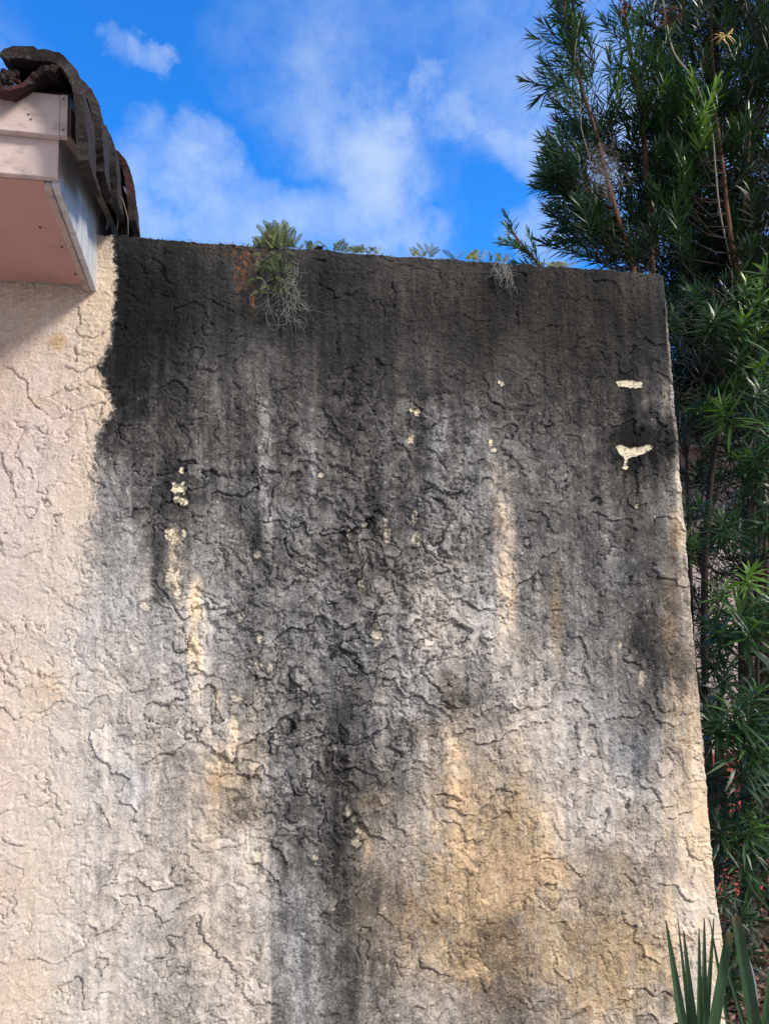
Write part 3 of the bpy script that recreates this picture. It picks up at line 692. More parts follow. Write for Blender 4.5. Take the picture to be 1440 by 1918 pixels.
for (u_, n_) in ((-1.09, .30), (-1.082, .10), (-1.13, .42)):
    nh = MB(); nh.tube([W3(u_, n_, 2.8848), W3(u_, n_ + .004, 2.8825)], .004, 8); nh.build('nail_head', M_deck, hs_)
# crumbling mortar in the tile mouths
ms = MB()
for k in range(40):
    c_ = np.array([-1.21 + .085 * (k / 40) + random.gauss(0, .008), .775 + random.gauss(0, .008), 3.105 + random.gauss(0, .010)])
    bm = bmesh.new(); bmesh.ops.create_icosphere(bm, subdivisions=1, radius=random.uniform(.008, .017))
    vv = [W3(*(c_ + np.array([v.co.x, v.co.y, v.co.z]) * (1 + random.uniform(-.3, .3)))) for v in bm.verts]
    ms.add(vv, [tuple(v.index for v in f.verts) for f in bm.faces]); bm.free()
ms.build('mortar', M_oldred, hs_, smooth=False)
# dry twigs caught between the tiles and the board
tw = MB()
for pts in ([(182, 405), (190, 395), (205, 378), (213, 360), (220, 335)], [(183, 440), (182, 400), (190, 385)], [(200, 430), (205, 400), (212, 370), (219, 345)],
            [(222, 355), (232, 380), (240, 410), (241, 440)], [(218, 340), (224, 380), (220, 430)], [(208, 385), (225, 402)]):
    n_ = .05
    P3 = []
    for i, (x, y) in enumerate(pts):
        u, z = on_wall(x, y, n_ + .01 * i); P3.append(W3(u, n_ + .01 * i, z))
    tw.tube(P3, [.0028 - .0013 * i / len(P3) for i in range(len(P3))], 5)
two = tw.build('dry_twigs', M_twig, smooth=True)
tag(two, 'thin dry twigs lodged under the roof tiles where eave meets wall', 'twigs')

# ------------------------------------------------------------------ neighbour house behind the trees
nb = empty('neighbour_house', (3.2, 4.75, 0))
tag(nb, 'coral and pale pink house seen through the trees at right', 'house')
def bx(x0, x1, y0, y1, z0, z1): return MB().hexa([(x0, y0, z0), (x1, y0, z0), (x1, y1, z0), (x0, y1, z0), (x0, y0, z1), (x1, y0, z1), (x1, y1, z1), (x0, y1, z1)])
zt = at(1290, 842, 4.5)[2]; zc = at(1400, 1412, 4.7)[2]
bx(.9, 6, 4.7, 8, zc + .004, zt + .05).build('upper_wall', M_pale, nb)
bx(.9, 6, 4.685, 8, 0, zc).build('lower_wall', M_coral, nb)
bx(.8, 6.1, 4.40, 4.43, zt, zt + .10).build('fascia', M_white, nb)
bx(.8, 6.1, 4.431, 4.699, zt + .03, zt + .05).build('eave_soffit', M_pale, nb)
m_ = MB(); m_.hexa([(.8, 4.36, zt + .102), (6.1, 4.36, zt + .102), (6.1, 8.2, zt + .7), (.8, 8.2, zt + .7), (.8, 4.36, zt + .14), (6.1, 4.36, zt + .14), (6.1, 8.2, zt + .74), (.8, 8.2, zt + .74)])
m_.build('roof', M_redtile, nb)

# ------------------------------------------------------------------ foliage tools
class Leaves:
    def __init__(s): s.b = []; s.d = []; s.n = []; s.L = []; s.w = []; s.t = []; s.c = []; s.x = {k: [] for k in 'bdnLwtc'}
    def add(s, b, d, nrm_, L_, w, t, curl=.15):
        s.b.append(b); s.d.append(d); s.n.append(nrm_); s.L.append(L_); s.w.append(w); s.t.append(t); s.c.append(curl)
    def extend(s, b, d, n_, L_, w, t, c):
        for k_, v_ in zip('bdnLwtc', (b, d, n_, L_, w, t, c)): s.x[k_].append(np.asarray(v_, float))
    def build(s, name, mat, parent=None):
        G = {}
        for k_ in 'bdnLwtc':
            own = getattr(s, k_); G[k_] = np.concatenate(([np.array(own, float)] if own else []) + s.x[k_])
        b, d, nn, t = G['b'], G['d'], G['n'], G['t']; L_ = G['L'][:, None]; w = G['w'][:, None]; c = G['c'][:, None]
        d = d / np.linalg.norm(d, axis=1)[:, None]
        sd_ = np.cross(d, nn); sd_ /= (np.linalg.norm(sd_, axis=1)[:, None] + 1e-9); nn = np.cross(sd_, d)
        def pt(f, wf, side): return b + d * L_ * f - nn * c * L_ * f * f + sd_ * w * wf * side
        V = np.stack([pt(0, 0, 0), pt(.30, .46, -1), pt(.30, .46, 1), pt(.68, .40, -1), pt(.68, .40, 1), pt(1, 0, 0)], 1).reshape(-1, 3)
        N = len(b); i = np.arange(N)[:, None] * 6
        tri = np.concatenate([i + np.array([[0, 2, 1]]), i + np.array([[3, 4, 5]])]); quad = i + np.array([[1, 2, 4, 3]])
        return np_mesh(name, V, [tri, quad], mat, parent, True, {'tint': ('FLOAT', np.repeat(t, 6))})
GA = 2.39996
def shoot(lv, tw, base, d, L_, nleaf, leaf, wid, tint, spread=(62, 22), curl=.12, droop=0.0, rt=.0022, bare=.08, gold=False):
    d = np.array(d, float); d /= np.linalg.norm(d)
    a = np.cross(d, [.2, .1, 1.]); a /= np.linalg.norm(a); b = np.cross(d, a)
    bend = (a * rng.normal(0, .12) + b * rng.normal(0, .12) + np.array([0, 0, .10 - droop]))
    f = bare + (1 - bare) * np.linspace(0, 1, nleaf)
    ax = base + d * (L_ * f)[:, None] + bend * (L_ * f * f)[:, None]
    an = GA * np.arange(nleaf) + rng.uniform(0, 6) + rng.normal(0, .25, nleaf)
    sp = np.radians(spread[0] + (spread[1] - spread[0]) * f ** 1.5 + rng.normal(0, 8, nleaf))
    rad = np.cos(an)[:, None] * a + np.sin(an)[:, None] * b
    tdir = d + 2 * bend * f[:, None]; tdir /= np.linalg.norm(tdir, axis=1)[:, None]
    dirs = tdir * np.cos(sp)[:, None] + rad * np.sin(sp)[:, None]
    nr = tdir * np.sin(sp)[:, None] - rad * np.cos(sp)[:, None]
    nr = nr + rng.normal(0, .25, nr.shape)
    LL = leaf * (1 - .35 * f ** 3) * rng.uniform(.75, 1.12, nleaf)
    LL *= np.where(f < .15, .7, 1)
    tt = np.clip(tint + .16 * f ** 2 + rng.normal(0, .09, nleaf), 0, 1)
    lv.extend(ax, dirs, nr, LL, wid * rng.uniform(.8, 1.15, nleaf), tt, curl * rng.uniform(.3, 1.8, nleaf) * np.where(rng.random(nleaf) < .5, 1, .6))
    k = [0, .35, .7, 1.0]
    tw.tube([base + d * L_ * q_ + bend * L_ * q_ * q_ for q_ in k], [rt, rt * .8, rt * .6, rt * .3], 4)
def limb(tw, pts, r0, r1, seg=7, sub=4):
    P = [np.array(p, float) for p in pts]
    out = []
    for i in range(len(P) - 1):
        p0 = P[max(i - 1, 0)]; p1 = P[i]; p2 = P[i + 1]; p3 = P[min(i + 2, len(P) - 1)]
        for k in range(sub):
            t = k / sub
            out.append(.5 * ((2 * p1) + (-p0 + p2) * t + (2 * p0 - 5 * p1 + 4 * p2 - p3) * t * t + (-p0 + 3 * p1 - 3 * p2 + p3) * t ** 3))
    out.append(P[-1])
    n_ = len(out); tw.tube(out, [r0 + (r1 - r0) * i / (n_ - 1) for i in range(n_)], seg)
    return np.array(out)
def attach(tw, stems, B, r=.003):
    """thin branch from the nearest stem point somewhat lower to B"""
    S = stems; dd = np.linalg.norm((S - B) * np.array([1, 1, .6]), axis=1) + np.where(S[:, 2] > B[2] - .05, .6, 0)
    s0 = S[np.argmin(dd)]
    mid = (s0 + B) / 2 + np.array([0, 0, -.04]) + rng.normal(0, .015, 3)
    tw.tube([s0, mid, B], [r * 1.3, r * 1.0, r * .7], 4)
    return s0

# ------------------------------------------------------------------ tree A: two slim stems with loose plumes, left
def crown_tree(name, label, stems_px, zones, bark, seed, loc, group=None, leaf=.122, wid=.0085):
    global rng
    rng = np.random.default_rng(seed)
    root = empty(name, loc); tag(root, label, 'tree', group)
    S = []
    for (pts, r0, r1) in stems_px:
        t_ = MB(); P = limb(t_, [at(x, y, Y) if y is not None else np.array([x, Y, 0]) for (x, y, Y) in pts], r0, r1, 8)
        t_.build('trunk', bark, root, smooth=True); S.append(P)
    S = np.concatenate(S)
    lv = Leaves(); tw = MB()
    for z in zones:
        poly, cnt, Y0, Y1, dr, Ls, tint, sp = z[:8]; leaf_ = z[8] if len(z) > 8 else leaf
        P = np.array(poly, float); lo = P.min(0); hi = P.max(0); k = 0; guard = 0
        while k < cnt and guard < cnt * 60:
            guard += 1
            x = rng.uniform(lo[0], hi[0]); y = rng.uniform(lo[1], hi[1])
            if not in_poly(np.array([x]), np.array([y]), poly)[0]: continue
            k += 1
            B = at(x, y, rng.uniform(Y0, Y1))
            d = np.array(dr) + rng.normal(0, .38, 3)
            # lean away from the nearest stem
            j = np.argmin(np.linalg.norm(S - B, axis=1)); aw = B - S[j]; aw[2] = 0
            d = d + 1.2 * aw
            if rng.random() < .9: attach(tw, S, B)
            L_ = rng.uniform(*Ls); nl = int(L_ / .0046)
            shoot(lv, tw, B, d, L_, nl, leaf_ * rng.uniform(.85, 1.1), wid, tint + rng.normal(0, .10), sp)
    lv.build('foliage', M_leaf, root); tw.build('branches', M_darkbark, root, smooth=True)
    return root, S
sp_up = (58, 20)
crown_tree('podocarpus_tree', 'slim evergreen tree with two reddish stems leaning left above the wall top', [
    ([(1.05, None, 3.75), (1200, 900, 3.75), (1190, 560, 3.72), (1178, 480, 3.7), (1160, 420, 3.68), (1140, 350, 3.66), (1112, 240, 3.62), (1085, 150, 3.6), (1060, 40, 3.58), (1052, -60, 3.58)], .021, .005),
    ([(1.12, None, 3.8), (1225, 900, 3.8), (1222, 560, 3.8), (1217, 440, 3.78), (1208, 300, 3.76), (1200, 210, 3.74), (1185, 130, 3.72), (1172, 40, 3.7), (1165, -60, 3.7)], .020, .006)],
    [([(1085, 60), (1110, 60), (1135, 260), (1095, 270), (1070, 170)], 22, 3.5, 3.8, (-.75, -.1, .8), (.14, .28), .30, sp_up),
     ([(1040, 0), (1080, 0), (1090, 120), (1050, 120)], 9, 3.5, 3.7, (-.35, 0, 1), (.12, .22), .3, sp_up),
     ([(1040, -120), (1120, -120), (1100, 10), (1040, 10)], 7, 3.5, 3.7, (-.1, 0, 1), (.14, .22), .3, sp_up),
     ([(1080, 260), (1150, 260), (1170, 480), (1105, 490), (1070, 420), (1065, 300)], 62, 3.5, 3.9, (-.65, -.1, .7), (.12, .26), .16, sp_up),
     ([(1062, 290), (1090, 270), (1095, 470), (1072, 430), (1055, 380)], 16, 3.5, 3.7, (-.9, 0, .4), (.10, .18), .15, sp_up),
     ([(1090, 440), (1240, 440), (1240, 520), (1080, 500)], 34, 3.5, 3.9, (-.4, 0, .6), (.10, .2), .12, sp_up),
     ([(1150, 60), (1215, 60), (1240, 300), (1150, 300)], 30, 3.6, 3.9, (.0, -.1, 1), (.14, .28), .34, sp_up),
     ([(1130, -80), (1230, -80), (1220, 60), (1140, 60)], 10, 3.6, 3.8, (0, 0, 1), (.14, .24), .25, sp_up),
     ([(1140, 280), (1260, 280), (1260, 470), (1150, 470)], 46, 3.65, 4.0, (.0, .1, .9), (.14, .26), .16, sp_up)],
    M_bark, 101, (1.1, 3.78, 0))
# low sprig
crown_tree('podocarpus_sapling', 'small evergreen sprig leaning left just above the wall top', [
    ([(.92, None, 3.5), (1060, 900, 3.5), (1040, 560, 3.5), (1012, 500, 3.48), (975, 455, 3.46), (945, 412, 3.45)], .009, .003),
    ([(.93, None, 3.52), (1062, 900, 3.52), (1045, 560, 3.52), (1020, 510, 3.5), (1000, 490, 3.5)], .007, .003)],
    [([(1005, 490), (1030, 490), (1030, 520), (1010, 520)], 2, 3.45, 3.5, (-.55, 0, .8), (.12, .16), .45, (48, 16), .06),
     ([(962, 440), (968, 440), (968, 446), (962, 446)], 2, 3.45, 3.5, (-.6, 0, .75), (.10, .12), .55, (46, 14), .055),
     ([(985, 465), (992, 465), (992, 472), (985, 472)], 2, 3.45, 3.5, (-.7, 0, .7), (.12, .14), .5, (46, 16), .058),
     ([(1000, 482), (1008, 482), (1008, 490), (1000, 490)], 3, 3.45, 3.5, (-.5, 0, .75), (.12, .16), .45, (48, 16), .06),
     ], M_bark, 103, (.92, 3.5, 0), leaf=.06, wid=.0075)
# tree B: the big evergreen on the right
allc = [([(1.68, None, 4.2), (1430, 1600, 4.2), (1425, 1200, 4.2), (1420, 900, 4.15), (1402, 640, 4.0), (1385, 520, 3.80), (1368, 440, 3.75), (1352, 330, 3.76), (1340, 230, 3.88), (1334, 120, 3.98), (1330, 40, 4.0), (1325, -60, 4.0)], .021, .006),
        ([(1.70, None, 4.15), (1435, 1500, 4.15), (1432, 1000, 4.1), (1405, 600, 4.0), (1376, 500, 3.76), (1362, 400, 3.72), (1352, 300, 3.72), (1338, 200, 3.9)], .018, .007),
        ([(1.75, None, 4.3), (1450, 1500, 4.3), (1440, 900, 4.2), (1400, 520, 4.0), (1393, 400, 3.78), (1400, 300, 3.9), (1415, 60, 4.05)], .018, .005)]
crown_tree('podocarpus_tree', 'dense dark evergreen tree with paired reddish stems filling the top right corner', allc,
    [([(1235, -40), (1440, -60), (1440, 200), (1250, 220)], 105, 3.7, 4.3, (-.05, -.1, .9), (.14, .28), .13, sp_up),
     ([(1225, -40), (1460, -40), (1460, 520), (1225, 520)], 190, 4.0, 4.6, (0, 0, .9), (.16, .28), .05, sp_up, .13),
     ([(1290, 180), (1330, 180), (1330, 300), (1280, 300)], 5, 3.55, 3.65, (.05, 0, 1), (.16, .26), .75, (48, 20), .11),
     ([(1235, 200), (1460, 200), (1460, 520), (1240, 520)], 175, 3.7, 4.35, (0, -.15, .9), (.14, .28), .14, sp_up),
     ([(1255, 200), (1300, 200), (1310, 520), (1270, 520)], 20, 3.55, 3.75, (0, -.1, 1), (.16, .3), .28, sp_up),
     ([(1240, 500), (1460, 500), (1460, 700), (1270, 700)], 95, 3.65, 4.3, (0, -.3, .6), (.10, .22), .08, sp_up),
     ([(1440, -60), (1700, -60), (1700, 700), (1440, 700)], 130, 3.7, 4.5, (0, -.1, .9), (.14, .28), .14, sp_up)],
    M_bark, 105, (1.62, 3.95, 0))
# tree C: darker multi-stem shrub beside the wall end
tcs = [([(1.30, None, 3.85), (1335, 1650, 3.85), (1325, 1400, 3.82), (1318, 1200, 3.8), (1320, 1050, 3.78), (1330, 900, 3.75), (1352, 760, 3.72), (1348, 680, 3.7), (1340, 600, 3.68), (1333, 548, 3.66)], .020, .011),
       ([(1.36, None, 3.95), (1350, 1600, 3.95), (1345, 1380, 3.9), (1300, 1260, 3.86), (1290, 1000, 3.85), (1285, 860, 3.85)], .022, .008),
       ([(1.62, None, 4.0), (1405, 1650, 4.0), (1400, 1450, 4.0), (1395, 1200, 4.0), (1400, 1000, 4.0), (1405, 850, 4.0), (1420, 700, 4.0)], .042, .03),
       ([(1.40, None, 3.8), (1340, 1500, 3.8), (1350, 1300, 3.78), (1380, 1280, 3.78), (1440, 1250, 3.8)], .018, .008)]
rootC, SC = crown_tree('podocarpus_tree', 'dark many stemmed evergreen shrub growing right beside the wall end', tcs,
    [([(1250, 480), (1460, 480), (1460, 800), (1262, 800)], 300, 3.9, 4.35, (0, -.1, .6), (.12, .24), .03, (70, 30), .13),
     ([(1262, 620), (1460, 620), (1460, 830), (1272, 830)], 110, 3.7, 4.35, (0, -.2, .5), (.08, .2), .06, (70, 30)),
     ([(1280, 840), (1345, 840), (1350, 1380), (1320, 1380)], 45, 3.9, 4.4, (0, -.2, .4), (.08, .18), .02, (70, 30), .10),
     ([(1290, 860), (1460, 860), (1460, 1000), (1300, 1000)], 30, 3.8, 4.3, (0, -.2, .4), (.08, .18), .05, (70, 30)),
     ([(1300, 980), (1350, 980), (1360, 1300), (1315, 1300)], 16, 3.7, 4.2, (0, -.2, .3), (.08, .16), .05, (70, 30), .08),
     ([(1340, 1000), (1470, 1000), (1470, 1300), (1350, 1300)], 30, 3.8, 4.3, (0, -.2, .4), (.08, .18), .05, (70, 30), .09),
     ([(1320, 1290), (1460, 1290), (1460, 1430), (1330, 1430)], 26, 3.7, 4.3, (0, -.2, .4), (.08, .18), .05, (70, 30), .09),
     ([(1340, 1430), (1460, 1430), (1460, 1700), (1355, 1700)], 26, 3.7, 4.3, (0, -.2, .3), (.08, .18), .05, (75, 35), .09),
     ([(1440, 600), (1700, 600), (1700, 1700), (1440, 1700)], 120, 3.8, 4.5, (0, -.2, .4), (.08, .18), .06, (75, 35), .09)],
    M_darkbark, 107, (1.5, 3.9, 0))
# bright leaf rosettes of the nearest branches
rng = np.random.default_rng(55)
EXTRA = [(rng.uniform(1285 + max(0, y_ - 800) * .07, 1445), y_, rng.uniform(34, 58), rng.uniform(.0, .3)) for y_ in np.concatenate([rng.uniform(560, 1380, 24), rng.uniform(1380, 1700, 3)])]
rs_root = empty('podocarpus_shrub', (1.75, 3.75, 0)); tag(rs_root, 'leafy evergreen shrub with bright arching rosettes in front of the dark stems', 'shrub')
lv = Leaves(); tw = MB(); st = MB()
stem = limb(st, [np.array([1.75, 3.75, 0]), at(1425, 1600, 3.7), at(1418, 1300, 3.65), at(1412, 1000, 3.62), at(1405, 800, 3.62), at(1410, 600, 3.62)], .014, .005, 7)
st.build('trunk', M_darkbark, rs_root, smooth=True)
ROS = [(1365, 785, 75, .62), (1345, 770, 45, .5), (1308, 765, 45, .5), (1412, 800, 55, .3), (1290, 790, 30, .4), (1380, 1000, 62, .40), (1345, 1010, 40, .22), (1432, 985, 55, .22), (1402, 1085, 38, .75), (1298, 1030, 34, .55), (1285, 1020, 28, .5),
       (1352, 1120, 40, .5), (1385, 1165, 80, .5), (1400, 1200, 70, .22), (1350, 1190, 50, .25), (1425, 1150, 45, .4), (1335, 1180, 30, .2), (1413, 1310, 50, .38), (1375, 1350, 78, .30), (1345, 1370, 55, .22), (1388, 1410, 85, .42), (1420, 1395, 60, .3), (1390, 1450, 60, .2),
       (1375, 1500, 55, .12), (1400, 1545, 45, .6), (1375, 1560, 50, .3), (1425, 1560, 60, .25), (1352, 1630, 45, .1), (1412, 1655, 60, .3), (1385, 1620, 45, .3), (1350, 1545, 35, .3), (1430, 1470, 45, .1), (1340, 1460, 40, .08),
       (1395, 545, 38, .6), (1425, 560, 45, .65), (1440, 520, 50, .5), (1390, 620, 55, .5), (1420, 640, 55, .5), (1400, 590, 45, .45), (1430, 700, 50, .62), (1405, 705, 40, .5), (1440, 760, 45, .4), (1380, 680, 45, .25), (1370, 655, 40, .35), (1400, 740, 50, .3), (1420, 870, 60, .3), (1395, 885, 55, .3), (1440, 830, 50, .35), (1375, 735, 45, .35), (1350, 590, 38, .25), (1320, 640, 26, .4), (1300, 560, 35, .3), (1265, 600, 30, .2), (1390, 1800, 50, .12), (1400, 1740, 45, .1), (1375, 1720, 45, .15), (1345, 1675, 40, .15), (1372, 1850, 30, .1),
       (1500, 700, 80, .4), (1500, 900, 80, .3), (1520, 1100, 90, .4), (1500, 1350, 90, .3), (1540, 560, 90, .4), (1500, 1550, 90, .3)]
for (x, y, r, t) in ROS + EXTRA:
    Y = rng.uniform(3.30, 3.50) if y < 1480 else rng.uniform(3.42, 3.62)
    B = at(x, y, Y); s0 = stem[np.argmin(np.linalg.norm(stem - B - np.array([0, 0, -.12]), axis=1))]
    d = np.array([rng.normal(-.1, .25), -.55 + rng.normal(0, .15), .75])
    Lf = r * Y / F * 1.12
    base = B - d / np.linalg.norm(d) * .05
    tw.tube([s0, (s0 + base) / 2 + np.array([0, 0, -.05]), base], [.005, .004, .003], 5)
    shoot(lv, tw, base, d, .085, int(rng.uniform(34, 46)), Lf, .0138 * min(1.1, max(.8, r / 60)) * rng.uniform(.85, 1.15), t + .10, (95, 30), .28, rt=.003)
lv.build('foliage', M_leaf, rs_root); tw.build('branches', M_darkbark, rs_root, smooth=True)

# ------------------------------------------------------------------ vine, tangles, dead bits
v_ = MB(); limb(v_, [at(1238, -20, 3.62), at(1247, 40, 3.6), at(1262, 100, 3.58), at(1298, 148, 3.56), at(1318, 200, 3.58), at(1333, 250, 3.6), at(1340, 330, 3.66), at(1348, 400, 3.7), at(1365, 480, 3.76), at(1372, 540, 3.8)], .0045, .004, 6, 5)
tag(v_.build('vine', M_vine, smooth=True), 'bare pale vine stem curving down through the dark evergreen', 'vine')
v_ = MB(); limb(v_, [at(1094, 10, 3.52), at(1080, 60, 3.52), at(1076, 130, 3.53), at(1086, 190, 3.54), at(1088, 240, 3.55), at(1105, 300, 3.56)], .0025, .002, 5, 5)
tag(v_.build('vine', M_vine, smooth=True), 'thin grey vine hanging along the leftmost plume of the tree', 'vine')

def tangle(name, label, cat, mat, n_, fn, r=.0009, step=.012, k=14, grav=-.4, spread=.5, group=None, seed=1):
    rs = np.random.default_rng(seed); m = MB()
    for i in range(n_):
        p, d = fn(rs); pts = [p]
        d = d / np.linalg.norm(d); kk = int(k * rs.uniform(.5, 1.2))
        for j in range(kk):
            d = d + rs.normal(0, spread, 3) * np.array([1, .5, 1]) + np.array([0, 0, grav * .3]); d /= np.linalg.norm(d)
            pts.append(pts[-1] + d * step)
        m.tube(pts, [r * (1 - .6 * j / kk) for j in range(kk + 1)], 3)
    o = m.build(name, mat, smooth=True); return tag(o, label, cat, group)
def wpt(x, y, off): u, z = on_wall(x, y, off); return W3(u, off, z)
tangle('spanish_moss', 'long grey moss tangle trailing down the wall below the big fern clump', 'moss', M_moss, 75,
       lambda rs: (wpt(rs.normal(545, 10), rs.uniform(490, 600), rs.uniform(.012, .045)), np.array([rs.normal(-.05, .3), 0, -1])), r=.0008, step=.011, k=11, seed=3)
tangle('spanish_moss', 'loose thin grey moss threads under the left of the big fern clump', 'moss', M_moss, 35,
       lambda rs: (wpt(rs.normal(510, 16), rs.uniform(475, 590), rs.uniform(.012, .03)), np.array([rs.normal(.2, .4), 0, -1])), r=.0008, step=.013, k=12, seed=4)
tangle('spanish_moss', 'small pale grey moss tuft hanging over the wall top near the small ferns', 'moss', M_moss, 95,
       lambda rs: (wpt(rs.normal(938, 9), rs.uniform(488, 515), rs.uniform(.01, .03)), np.array([rs.normal(.25, .3), 0, -1])), r=.0010, step=.010, k=8, seed=5)
tangle('spanish_moss', 'single wisps of moss trailing below the small pale tuft', 'moss', M_moss, 7,
       lambda rs: (wpt(rs.normal(957, 5), rs.uniform(525, 540), .015), np.array([rs.normal(.25, .2), 0, -1])), r=.0008, step=.012, k=8, seed=6)
tangle('spanish_moss', 'grey brown moss ball caught in the leaves of the left tree', 'moss', M_mossdark, 230,
       lambda rs: (at(rs.normal(1128, 17), rs.normal(318, 22), rs.uniform(3.38, 3.48)), rs.normal(0, 1, 3)), r=.0009, step=.013, k=9, grav=-.15, spread=.7, seed=7)
tangle('root_tangle', 'fine dry hanging rootlets between the wall end and the dark trunks', 'roots', M_mossdark, 90,
       lambda rs: (at(rs.uniform(1262, 1330), rs.uniform(560, 800), rs.uniform(3.4, 3.6)), np.array([rs.normal(0, 1), 0, -.3])), r=.0008, step=.02, k=9, grav=-.1, spread=.4, seed=8)
for (x, y, lab, s_) in [(1170, 8, 'withered red brown leaf cluster at the top edge on the middle stem', 11), (1262, 18, 'withered red leaf cluster near the pale vine at the top', 12), (1242, 45, 'dark dried seed cluster beside the pale vine', 13)]:
    rng = np.random.default_rng(s_); L2 = Leaves()
    for k in range(34):
        L2.add(at(x + rng.normal(0, 9), y + rng.normal(0, 9), 3.6 + rng.normal(0, .02)), rng.normal(0, 1, 3), rng.normal(0, 1, 3), rng.uniform(.025, .05), .009, .3)
    tag(L2.build('withered_leaves', M_red), lab, 'dead leaves')
rng = np.random.default_rng(14); L2 = Leaves()
for k in range(16): L2.add(at(1352 + rng.normal(0, 6), 66 + rng.normal(0, 4), 3.55), np.array([rng.normal(.3, .8), 0, rng.normal(0, .5)]), np.array([0, -1, .4]), rng.uniform(.04, .07), .008, .3, .4)
tag(L2.build('yellow_leaves', M_gold), 'few yellowed leaves hanging in the dark top right foliage', 'dead leaves')
rng = np.random.default_rng(15); L2 = Leaves()
for (x, y) in ((1338, 1240), (1346, 1236), (1334, 1250)): L2.add(at(x, y, 3.6), np.array([rng.normal(0, .5), 0, -1.]), np.array([.2, -1, .2]), .05, .03, .3, .4)
tag(L2.build('dry_leaf', M_red), 'curled brown dry leaf caught in the branches beside the wall', 'dead leaves')

# ------------------------------------------------------------------ ferns on the wall top
def fern(label, fronds, seed, group='resurrection ferns along the wall top'):
    global rng
    rng = np.random.default_rng(seed)
    f0 = wpt(fronds[0][0], fronds[0][1], 0)
    root = empty('fern', f0); tag(root, label, 'fern', group)
    lv = Leaves()
    for (x, y, ex, ey, off, t) in fronds:
        a0 = wpt(x, y, off); a1 = wpt(ex, ey, off + rng.normal(.0, .02)); L_ = np.linalg.norm(a1 - a0)
        mid = (a0 + a1) / 2 + np.array([0, 0, .12 * L_]); K = max(6, int(L_ / .0068))
        pts = [(1 - s) ** 2 * a0 + 2 * s * (1 - s) * mid + s * s * a1 for s in np.linspace(0, 1, K + 1)]
        face = ND + rng.normal(0, .35, 3); face /= np.linalg.norm(face)
        lv.add(a0, pts[K // 2] - a0, face, np.linalg.norm(pts[K // 2] - a0) * 1.1, .0022, .1, 0); lv.add(pts[K // 2], a1 - pts[K // 2], face, np.linalg.norm(a1 - pts[K // 2]), .0018, .1, 0)
        for k in range(1, K + 1):
            tg = pts[k] - pts[k - 1]; tg /= np.linalg.norm(tg); sd_ = np.cross(tg, face); sd_ /= np.linalg.norm(sd_)
            s = k / K; ll = .0145 * math.sin(math.pi * (.15 + .80 * s)) ** .7 * min(1.2, L_ / .08) + .002
            for sg in (-1, 1):
                lv.add(pts[k], sd_ * sg + tg * .7, face, ll, .0046, np.clip(t + rng.normal(0, .1), 0, 1), .12)
        if len(fronds) <= 40: lv.build('frond', M_fern, root); lv = Leaves()
    if len(fronds) > 40: tag(lv.build('fronds', M_fern, root), kind='stuff')
def top_y(x): return np.interp(x, [200, 400, 600, 800, 1000, 1240], [444, 457, 469, 482, 495, 515])
rf = np.random.default_rng(77)
fr = []
for k in range(85):
    x = rf.normal(520, 22); h = rf.uniform(10, 50) * math.exp(-((x - 525) / 34) ** 2) + 6 * (1 if x < 550 else .7); fr.append((x, top_y(x) + rf.uniform(-3, 6), x + rf.normal(0, 15), top_y(x) - h + 4, rf.uniform(-.10, .02), rf.uniform(.2, .8)))
for k in range(40):
    x = rf.uniform(484, 545); y = rf.uniform(470, 505); fr.append((x, y, x + rf.normal(0, 13), y + rf.uniform(2, 26), rf.uniform(.02, .06), rf.uniform(.1, .5)))
for (x, y) in ((500, 535), (527, 540), (478, 520), (485, 545), (515, 520)): fr.append((x, y, x + rf.normal(0, 12), y + 10, .04, .6)); fr.append((x, y, x - 12, y + 6, .04, .5)); fr.append((x, y, x + 14, y + 3, .04, .6))
fern('big bushy fern clump with green fronds spilling over the wall top above the rust stain', fr, 201)
def small(lab, x0, x1, n_, hmax, seed, t0=.3, t1=.9):
    r_ = np.random.default_rng(seed); f_ = []
    for k in range(n_):
        x = r_.uniform(x0, x1); f_.append((x, top_y(x) + 1, x + r_.normal(0, 14), top_y(x) - r_.uniform(.4, 1) * hmax, r_.uniform(-.08, 0), r_.uniform(t0, t1)))
    fern(lab, f_, seed)
small('green fern tuft just right of the big clump beside the small black lump', 572, 600, 8, 18, 202, .2, .6)
small('spreading fern fronds right of the small black lump on the wall top', 612, 642, 8, 22, 203, .1, .6)
small('low row of ferns at the middle of the wall top, third group from left', 655, 712, 14, 16, 204)
small('small yellowish fern tuft between the middle row and the lone upright frond', 770, 790, 7, 18, 205, .5, 1)
small('upright dark feathery frond standing alone on the wall top', 796, 812, 5, 27, 206, .1, .5)
small('single tiny frond right of the upright feathery one', 850, 856, 3, 17, 207, .2, .5)
small('yellow green fern tuft left of the pale moss tuft', 868, 902, 14, 20, 208, .5, 1)
small('dark fern fronds growing right above the pale moss tuft', 912, 945, 10, 20, 209, .2, .8)
small('tiny yellowish fern patch by the low sprig, rightmost of the ferns', 1030, 1062, 14, 8, 210, .6, 1)
bm = bmesh.new(); bmesh.ops.create_icosphere(bm, subdivisions=3, radius=.014)
lm = MB(); c_ = wpt(598, 465, -.03)
lm.add([c_ + np.array(v.co) * np.array([1.2, 1, .6]) * (1 + .25 * math.sin(v.co.x * 300) * math.cos(v.co.z * 260)) for v in bm.verts], [tuple(v.index for v in f.verts) for f in bm.faces]); bm.free()
tag(lm.build('moss_lump', M_darkbark, smooth=True), 'small black lump sitting on the wall top among ferns', 'lump')
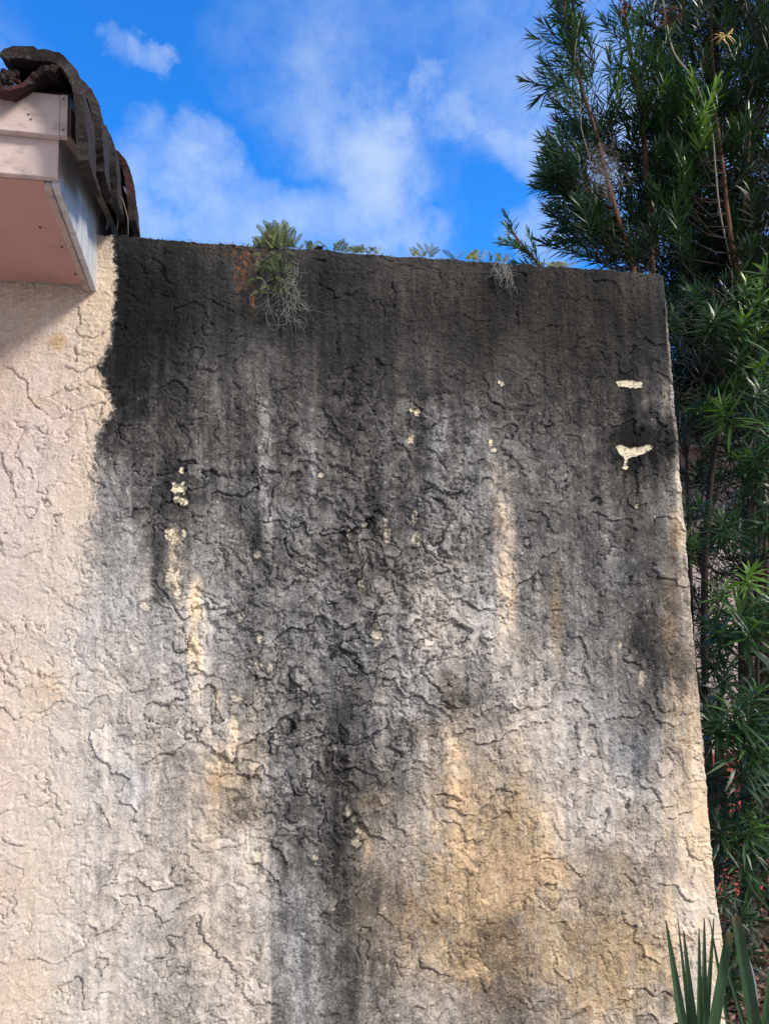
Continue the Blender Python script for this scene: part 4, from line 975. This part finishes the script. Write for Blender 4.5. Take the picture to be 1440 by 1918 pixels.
# soft moss crumbs along the top edge
rng = np.random.default_rng(31); L2 = Leaves()
for k in range(2600):
    x = rng.uniform(230, 1235); 
    if fbm(np.array([x / 60.]), np.array([0.]), 5, 2)[0] < -.15 and rng.random() < .8: continue
    u, _ = on_wall(x, top_y(x)); L2.add(W3(u, rng.uniform(-.08, .006), Z_TOP + rng.uniform(-.004, .002)), np.array([rng.normal(0, .7), rng.normal(0, .7), .8]), rng.normal(0, 1, 3), rng.uniform(.004, .011), .003, rng.uniform(0, .9), .2)
tag(L2.build('wall_top_moss', M_fern), 'low crumbly moss and lichen growing along the wall top', 'moss', kind='stuff')

# ------------------------------------------------------------------ sword leaved plant, bottom right
sw = empty('sword_plant', tuple(np.array([*at(1340, 1900, 2.75)[:2], 0])))
tag(sw, 'plant of stiff dark green sword leaves with cut tips at bottom right', 'plant')
bx0 = np.array([*at(1345, 1900, 2.75)[:2], 0.03])
def blade(x, y, Y, xb_, Yb, w, seed, cut=0, twist=0.0, name='leaf', ybot=1918):
    rs = np.random.default_rng(seed)
    tip = at(x, y, Y); low = at(xb_, ybot, Yb); d = low - tip; L1 = np.linalg.norm(d); end = tip + d * (max(tip[2] - .05, .3) / max(-d[2], 1e-3))
    base = end * .6 + bx0 * .4; base[2] = .03
    V = []; K = 26; E = []; T = []
    for k in range(K + 1):
        s = k / K
        c_ = tip * (1 - s) + end * s
        if s > .55: q_ = ((s - .55) / .45) ** 2 * .6; c_ = c_ * (1 - q_) + base * q_
        t_ = end - tip; t_ /= np.linalg.norm(t_)
        side = np.cross(t_, np.array([math.sin(twist), -math.cos(twist), 0.])); side /= np.linalg.norm(side); nn = np.cross(side, t_)
        dist = s * np.linalg.norm(end - tip)
        ww = w * min(1, (dist / .38) ** .75 * .9 + .10) if not cut else w * (.72 + .28 * min(1, dist / .3))
        ww *= .5
        fold = ww * .45
        for (a_, b_, e_) in ((-1, fold, 1), (-.93, fold * .9, 0), (0, 0, .35), (.93, fold * .9, 0), (1, fold, 1), (0, -.0025 - ww * .08, 0)):
            V.append(c_ + side * ww * a_ + nn * b_ + (rs.normal(0, .0006, 3) if k == 0 else 0)); E.append(e_); T.append(max(0., 1 - k / 1.6))
    Fq = []
    for k in range(K):
        for j in range(6):
            Fq.append([k * 6 + j, k * 6 + (j + 1) % 6, (k + 1) * 6 + (j + 1) % 6, (k + 1) * 6 + j])
    return np_mesh(name, np.array(V), [np.array(Fq), np.array([[5, 4, 3, 2, 1, 0]]), np.array([[K * 6 + j for j in range(6)]])], M_sword, sw, False, {'edge': ('FLOAT', E), 'dry': ('FLOAT', T)})
for i, a_ in enumerate([(1246, 1724, 2.60, 1277, 2.58, .036, 1), (1268, 1719, 2.72, 1290, 2.70, .018, 2), (1279, 1744, 2.62, 1297, 2.60, .034, 3), (1308, 1739, 2.66, 1309, 2.64, .026, 4),
                        (1318, 1719, 2.7, 1317, 2.68, .028, 5), (1336, 1720, 2.72, 1320, 2.68, .026, 6), (1362, 1746, 2.58, 1332, 2.56, .046, 7, 1, .3), (1377, 1716, 2.56, 1412, 2.54, .040, 8, 1, -.2),
                        (1356, 1800, 2.66, 1392, 2.64, .026, 9), (1446, 1770, 2.58, 1430, 2.56, .034, 10), (1328, 1721, 2.75, 1362, 2.74, .018, 11), (1350, 1905, 2.5, 1378, 2.5, .03, 12), (1470, 1740, 2.6, 1480, 2.6, .04, 13)]):
    blade(*a_)
# low broad leaf at the very foot
rng = np.random.default_rng(61); lb = Leaves()
for k in range(26): lb.add(at(rng.uniform(1235, 1300), rng.uniform(1930, 1960), rng.uniform(2.7, 2.9)), np.array([rng.normal(0, .8), -.2, .35]), np.array([0, -.4, 1]), rng.uniform(.04, .07), .035, .1, .3)
tag(lb.build('ground_plant', M_leaf), 'low broad leaves at the foot of the sword leaves, bottom edge', 'plant')
# conduit
v_ = MB(); limb(v_, [at(1390, 1775, 3.35), at(1404, 1810, 3.3), at(1413, 1850, 3.25), at(1415, 1890, 3.2), at(1408, 1935, 3.15), at(1400, 2000, 3.1)], .008, .008, 8, 4)
tag(v_.build('conduit', M_pipe, smooth=True), 'bent grey conduit rising from the leaf litter beside the sword leaves', 'pipe')

# ------------------------------------------------------------------ leaf litter
rng = np.random.default_rng(90); N = 9000
bx_ = np.stack([rng.uniform(1.2, 4.0, N), rng.uniform(3.0, 4.68, N), rng.uniform(.004, .03, N)], 1)
L2 = Leaves(); L2.extend(bx_, np.stack([rng.normal(0, 1, N), rng.normal(0, 1, N), rng.normal(.1, .3, N)], 1), np.stack([rng.normal(0, .5, N), rng.normal(0, .5, N), np.ones(N)], 1),
                         rng.uniform(.03, .09, N), rng.uniform(.008, .035, N), rng.uniform(0, 1, N), rng.normal(.2, .3, N))
tag(L2.build('leaf_litter', M_litter), 'brown dead leaves scattered over the ground', 'leaf litter', kind='stuff')
